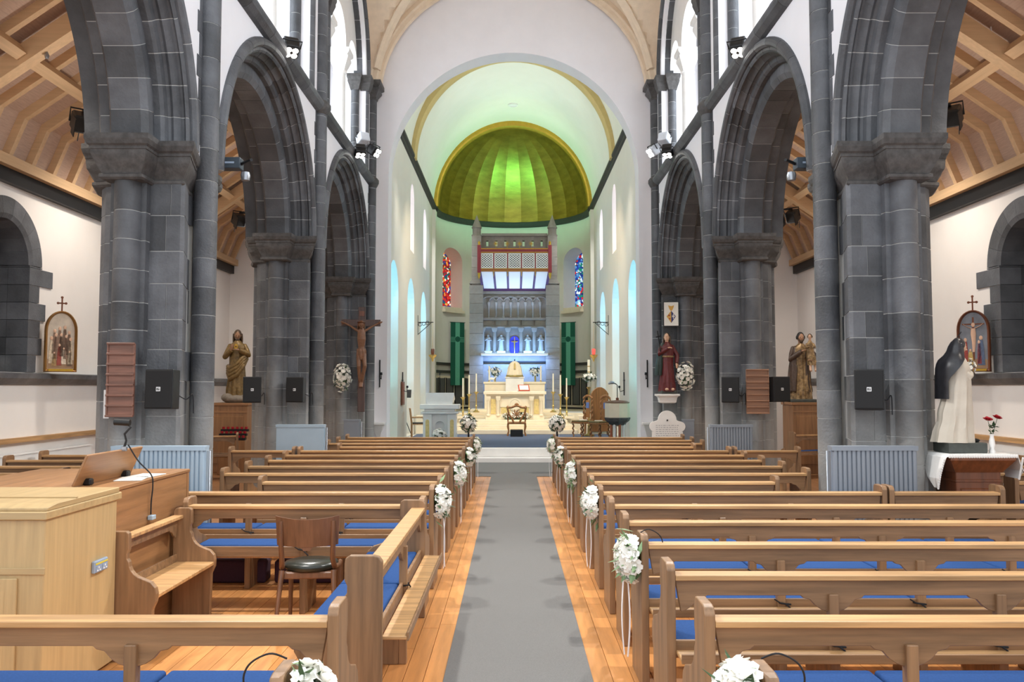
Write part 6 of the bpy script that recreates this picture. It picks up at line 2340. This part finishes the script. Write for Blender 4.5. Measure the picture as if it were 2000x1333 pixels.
bouquet('ambo_flowers', 'small mound of white roses in front of the reading desk', (x_, 24.45, .50), .22, .14, .20, 24, 1.2, None, 81, 'y-', 60)

# ---- flower balls on stands at the head of the carpet
for s, sd, px in ((-1, 'left', 915), (1, 'right', 1088)):
    x_, z_ = P(px, 828, 18.7)
    t = thing('flower_stand', 'slim black stand with ribbons under the %s ball of white roses' % sd, 'stand', (x_, 18.7, .008), 0, 'flower stands')
    MB().lathe([(.13, 0), (.13, .02), (.02, .03), (.02, z_ - .1), (.07, z_ - .08)], 14).build('pole', DARKMETAL, t, 45)
    ribbon(t, -.04, -.04, z_ - .12, .25, .03, .05)
    ribbon(t, .05, -.05, z_ - .12, .30, .03, -.04)
    bouquet('rose_ball', 'round ball of white roses on a black stand %s of the carpet head' % sd, (x_, 18.7, z_), .17, .17, .18, 44, 1.05, 'rose balls', 90 + s, 'all', 150)


# ---- chairs in the chancel
CARV = wood('carved_walnut', rgb(146, 98, 54), 'z', .4)
SEATG = mat('olive_seat', rgb(112, 98, 62), .7, scale=30, var=.15)


def carved_armchair(label, x, y, rz, back_h=.95, sc=1.0):
    t = thing('carved_chair', label, 'chair', (x, y, .34), rz)
    t.scale = (sc, sc, sc)
    for sx in (-.27, .27):
        for sy in (-.22, .22):
            MB().tube([(sx, sy, .42), (sx * 1.05, sy, .3), (sx * .95, sy, .15), (sx * 1.08, sy * 1.08, 0)], [.03, .035, .022, .03], 8).build('leg', CARV, t, 60)
    MB().box(-.30, .30, -.26, .26, .38, .44).build('seat', CARV, t, None, .012)
    b = MB()
    rim = []
    for i in range(17):
        q = i / 16
        rim.append((.29 * math.cos(PI * q), .27, .86 + .09 * math.sin(PI * q) + .02 * math.sin(5 * PI * q)))
    b.tube(rim, .035, 8)
    b.tube([(-.29, .27, .87), (-.25, .27, .70), (-.15, .265, .56), (-.10, .26, .44)], .032, 8)
    b.tube([(.29, .27, .87), (.25, .27, .70), (.15, .265, .56), (.10, .26, .44)], .032, 8)
    for i in range(8):
        a = 2 * PI * i / 8
        b.tube([(0, .27, .70), (.10 * math.cos(a), .265, .70 + .09 * math.sin(a)), (.17 * math.cos(a + .4), .27, .71 + .15 * math.sin(a + .4))], [.02, .022, .014], 6)
    b.ball((0, .26, .70), .06, .03, .07, 10, 7)
    b.ball((0, .27, 1.0), .07, .03, .06, 10, 7)
    for s in (-1, 1):
        b.ball((s * .29, .27, .91), .04, .03, .06, 8, 6)
    b.build('carved_back', CARV, t, 60)
    for s in (-1, 1):
        MB().tube([(s * .27, .26, .68), (s * .31, .05, .70), (s * .31, -.16, .68), (s * .29, -.2, .62), (s * .28, -.2, .42)], [.025, .028, .03, .026, .024], 8).build('arm', CARV, t, 60)
    return t


carved_armchair('low ornately carved chair in the middle, before the altar steps', P(1009, 840, 27.4)[0], 27.3, PI, .95, 1.0)
MB().box(-.2, .2, -.12, .12, 0, .22).build('planter_box', DARKMETAL, None, None, .01, loc=(P(1009, 840, 26.8)[0], 26.75, .34), label='small dark planter on the blue carpet before the carved chair', cat='planter')


def twist_chair(label, x, y, rz):
    t = thing('twist_chair', label, 'chair', (x, y, .34), rz)
    tw = MB()
    for i in range(13):
        tw.ball((.016 * math.cos(i * 1.3), .016 * math.sin(i * 1.3), .03 + .03 * i), .024, .024, .03, 8, 5)
    tm = tw.mesh('leg', CARV, 60)
    for sx in (-.20, .20):
        for sy in (-.20, .20):
            link('leg', tm, t, (sx, sy, 0))
    MB().box(-.25, .25, -.25, .25, .42, .47).build('seat_rail', CARV, t, None, .01)
    MB().box(-.24, .24, -.25, .24, .47, .52).build('seat_pad', SEATG, t, None, .02, 2)
    pw = MB()
    for i in range(22):
        pw.ball((.016 * math.cos(i * 1.3), .016 * math.sin(i * 1.3), .50 + .033 * i), .026, .026, .03, 8, 5)
    pm = pw.mesh('back_post', CARV, 60)
    for sx in (-.20, .20):
        link('back_post', pm, t, (sx, .24, 0))
    MB().box(-.10, .10, .23, .255, .60, 1.15).build('back_panel', CARV, t, None, .01)
    MB().box(-.07, .07, .222, .23, .90, 1.08).build('blue_inlay', mat('blue_inlay', rgb(96, 124, 186), .5), t)
    m = MB()
    for i in range(9):
        q = -1 + 2 * i / 8
        m.ball((.2 * q, .24, 1.22 + .07 * (1 - q * q)), .045, .025, .045, 8, 6)
    m.build('crest_rail', CARV, t, 60)
    return t


twist_chair('twist-legged chair with tall carved back, left of its pair by the font', P(1134, 840, 26.6)[0] + .05, 26.6, math.radians(-55))
twist_chair('twist-legged chair with tall carved back, right of its pair by the font', P(1168, 840, 26.0)[0] + .05, 26.0, math.radians(-55))
for (px, Y, lab) in ((1136, 26.55, 'left'), (1166, 25.95, 'right')):
    x_ = P(px, 840, Y)[0]
    MB().box(-.12, .12, -.09, .09, 0, .02).build('service_sheet', PAPER, None, None, .003, loc=(x_ + .05, Y, .862), label='white service sheet on the %s twist-legged chair' % lab, cat='paper')
t = thing('presider_chair', 'large carved throne chair behind the twist-legged pair', 'chair', (P(1163, 800, 28.2)[0], 28.0, .34), math.radians(200))
MB().box(-.32, .32, -.28, .28, .40, .52).build('seat', CARV, t, None, .01)
bk = [(-.32, .1), (-.32, 1.35)] + [(-.32 + .64 * i / 10, 1.35 + .22 * math.sin(PI * i / 10) ** .8) for i in range(1, 10)] + [(.32, 1.35), (.32, .1)]
MB().prism(bk, 'y', .24, .30).build('back', CARV, t, None, .012)
MB().box(-.16, .16, .225, .24, .75, 1.2).build('back_cushion', SEATG, t, None, .01)
for s in (-1, 1):
    MB().box(s * .30 - .03, s * .30 + .03, -.28, .26, .70, .76).build('arm', CARV, t, None, .012)
    for q in (-.24, .24):
        MB().tube([(s * .29, q, .74), (s * .28, q, .4), (s * .30, q, 0)], [.03, .035, .03], 8).build('leg', CARV, t, 60)

# ---- font
x_, _ = P(1206, 820, 23.7)
t = thing('baptismal_font', 'stone font with a flat lid on red and white pillars, right of the chancel', 'font', (x_, 23.7, .34))
t.scale = (.84, .84, 1)
MB().lathe([(.34, 0), (.34, .05), (.30, .07)], 8).build('base', MARBLE, t)
for i in range(8):
    a = 2 * PI * i / 8 + .2
    MB().cyl(.22 * math.cos(a), .22 * math.sin(a), .07, .52, .045, 12).build('pillar', (mat('red_marble', rgb(170, 92, 60), .35, scale=10, var=.2) if i == 0 else MATS['red_marble']) if i % 2 == 0 else MARBLE, t, 45)
MB().lathe([(.26, .50), (.30, .56), (.40, .62), (.44, .70), (.40, .72)], 8).build('bowl', STONE_CAP, t)
MB().lathe([(.40, .70), (.42, .72), (.42, 1.10), (.40, 1.12)], 8).build('drum', CREAM, t)
MB().lathe([(.40, 1.12), (.42, 1.14), (.30, 1.18), (.05, 1.20), (.05, 1.26), (.0, 1.28)], 16).build('lid', MAHOG, t, 40)
MB().tube([(0, 0, 1.26), (0, 0, 1.62), (-.05, 0, 1.66), (-.16, 0, 1.68)], .014, 8).build('lamp_arm', DARKMETAL, t, 60)
m = MB().tube([(-.10, 0, 1.68), (-.20, 0, 1.70), (-.30, 0, 1.66)], [.03, .05, .02], 8)
m.build('lamp_head', STEEL, t, 60)

# simple chairs
def plain_chair(label, x, y, rz, m=None):
    m = m or OAKR['z']
    t = thing('side_chair', label, 'chair', (x, y, .34), rz)
    for sx in (-.20, .20):
        MB().tube([(sx, -.2, 0), (sx, -.2, .44)], .02, 8).build('leg', m, t, 60)
        MB().tube([(sx, .2, 0), (sx, .2, .46), (sx, .26, .92)], .02, 8).build('leg', m, t, 60)
    MB().box(-.22, .22, -.22, .22, .42, .45).build('seat', m, t, None, .01)
    MB().box(-.21, .21, -.21, .21, .45, .485).build('seat_pad', BLACKPL, t, None, .01)
    MB().box(-.20, .20, .235, .26, .72, .92).build('back_panel', m, t, None, .008)
    for sx in (-.20, .20):
        MB().tube([(sx, .22, .64), (sx, -.15, .64), (sx, -.19, .45)], .018, 8).build('arm', m, t, 60)
    return t


plain_chair('light oak armchair beside the reading desk', P(815, 840, 25.8)[0] + .03, 25.8, math.radians(100))
carved_armchair('small carved side chair against the wall right of the font', 3.56, 27.15, math.radians(120), .9, .8)

# kneeling wall, tripod
x_, z_ = P(800, 770, 26.5)
t = thing('music_stand', 'thin black tripod stand by the left chancel niche', 'stand', (-3.55, 27.6, .34))
for a in (0, 2.1, 4.2):
    MB().tube([(0, 0, .55), (.22 * math.cos(a), .22 * math.sin(a), 0)], .012, 6).build('leg', DARKMETAL, t, 60)
MB().tube([(0, 0, .5), (0, 0, 1.25)], .014, 8).build('pole', DARKMETAL, t, 60)
MB().box(-.20, .20, -.01, .01, 0, .28).build('desk', DARKMETAL, t, loc=(0, -.02, 1.22), rot=(-.4, 0, 0))

# ---- brackets, lamps, crosses on the chancel walls
for s, sd in ((-1, 'left'), (1, 'right')):
    Yb = 29.5
    zb = P(1000, 630, Yb)[1]
    t = thing('lamp_bracket', 'black wrought iron bracket with hanging lamp on the %s chancel wall' % sd, 'lamp', (s * CW, Yb, zb), 0, 'hanging chancel lamps')
    MB().tube([(0, 0, -.45), (0, 0, .25)], .016, 6).build('back_bar', DARKMETAL, t)
    MB().tube([(0, 0, .0), (-s * .55, 0, .0)], .016, 6).build('arm', DARKMETAL, t)
    for q in (0, 1, 2):
        m = [(-s * (.08 + .13 * q) - s * .06 * math.cos(a), 0, -.08 + .03 * q - .06 * math.sin(a)) for a in [2 * PI * i / 10 for i in range(10)]]
        MB().tube(m, .010, 5).build('scroll', DARKMETAL, t)
    MB().tube([(-s * .02, 0, -.42), (-s * .18, 0, -.28), (-s * .48, 0, -.01)], .012, 6).build('brace', DARKMETAL, t)
    MB().tube([(-s * .53, 0, 0), (-s * .53, 0, -1.05)], .006, 5).build('chain', BRASS, t)
    MB().lathe([(.0, -1.40), (.03, -1.36), (.05, -1.28), (.13, -1.20), (.15, -1.15), (.05, -1.13)], 14, (-s * .53, 0, 0)).build('lamp_bowl', BRASS, t, 50)
    MB().lathe([(.05, -1.15), (.065, -1.05), (.065, -.95), (.05, -.93)], 12, (-s * .53, 0, 0)).build('lamp_glass', mat('red_lamp_glass_' + sd, rgb(180, 30, 40), .2, emit=(1, .15, .1), emit_s=.8) if s > 0 else MAHOG, t, 50)
    Yc = 25.3
    zc = P(1000, 750, Yc)[1]
    t = thing('wall_cross', 'small dark cross-shaped candle sconce on the %s chancel wall' % sd, 'sconce', (s * (CW - .03), Yc, zc), 0, 'chancel wall sconces')
    MB().box(-.015, .015, -.02, .02, -.35, .35).build('upright', DARKMETAL, t)
    MB().box(-.015, .015, -.10, .10, .08, .12).build('crossbar', DARKMETAL, t)
    MB().tube([(0, 0, -.20), (-s * .12, 0, -.24), (-s * .14, 0, -.14)], .012, 6).build('candle_arm', DARKMETAL, t)
    MB().lathe([(.0, -.14), (.035, -.12), (.03, -.06)], 10, (-s * .14, 0, 0)).build('candle_cup', DARKMETAL, t, 50)
# plaque and sconces on the chancel arch jambs
for s, sd in ((-1, 'left'), (1, 'right')):
    t = thing('jamb_sconce', 'dark cross sconce on the %s side of the chancel arch wall' % sd, 'sconce', (s * 3.42, 21.49, 2.25), 0, 'arch wall sconces')
    MB().box(-.015, .015, -.03, 0, -.35, .35).build('upright', DARKMETAL, t)
    MB().tube([(0, -.02, -.10), (-s * .05, -.10, -.14), (-s * .05, -.10, -.05)], .012, 6).build('candle_arm', DARKMETAL, t)
    MB().lathe([(.0, -.05), (.035, -.03), (.03, .03)], 10, (-s * .05, -.10, 0)).build('candle_cup', DARKMETAL, t, 50)
    b = thing('piscina_shelf', 'small stone shelf on the chancel arch wall, %s side' % sd, 'shelf', (s * 3.44, 21.48, .95), 0, 'arch wall shelves')
    MB().box(-.18, .18, -.20, 0, 0, .06).build('slab', MARBLE, b, None, .008)
    MB().loft([[(-.05, -.03, -.30), (.05, -.03, -.30), (.05, 0, -.30), (-.05, 0, -.30)], [(-.14, -.16, 0), (.14, -.16, 0), (.14, 0, 0), (-.14, 0, 0)]]).build('corbel', MARBLE, b)
# green vestment hanging and small frame on the walls
x_ = CW + .35
t = thing('vestment', 'pale green stole hanging in the near right niche', 'vestment', (x_, 24.42, 1.05))
MB().loft([[(a, -.02, z_), (a + .16, -.02, z_), (a + .16, 0, z_), (a, 0, z_)] for a, z_ in ((-.05, 0), (-.06, .35), (-.05, .62), (.02, .72), (.18, .78))]).build('cloth', GREENV, t)
MB().tube([(-.05, .0, .72), (.35, .0, .85)], .012, 6).build('rail', DARKMETAL, t)
t = thing('wall_picture', 'small dark-framed picture on the left chancel wall', 'picture', (-CW + .02, 25.3, 1.72))
MB().box(-.0, .04, -.25, .25, -.35, .35).build('frame', MAHOG, t)
MB().box(.04, .045, -.21, .21, -.31, .31).build('picture_sheet', mat('brown_print', rgb(150, 90, 74), .6), t)
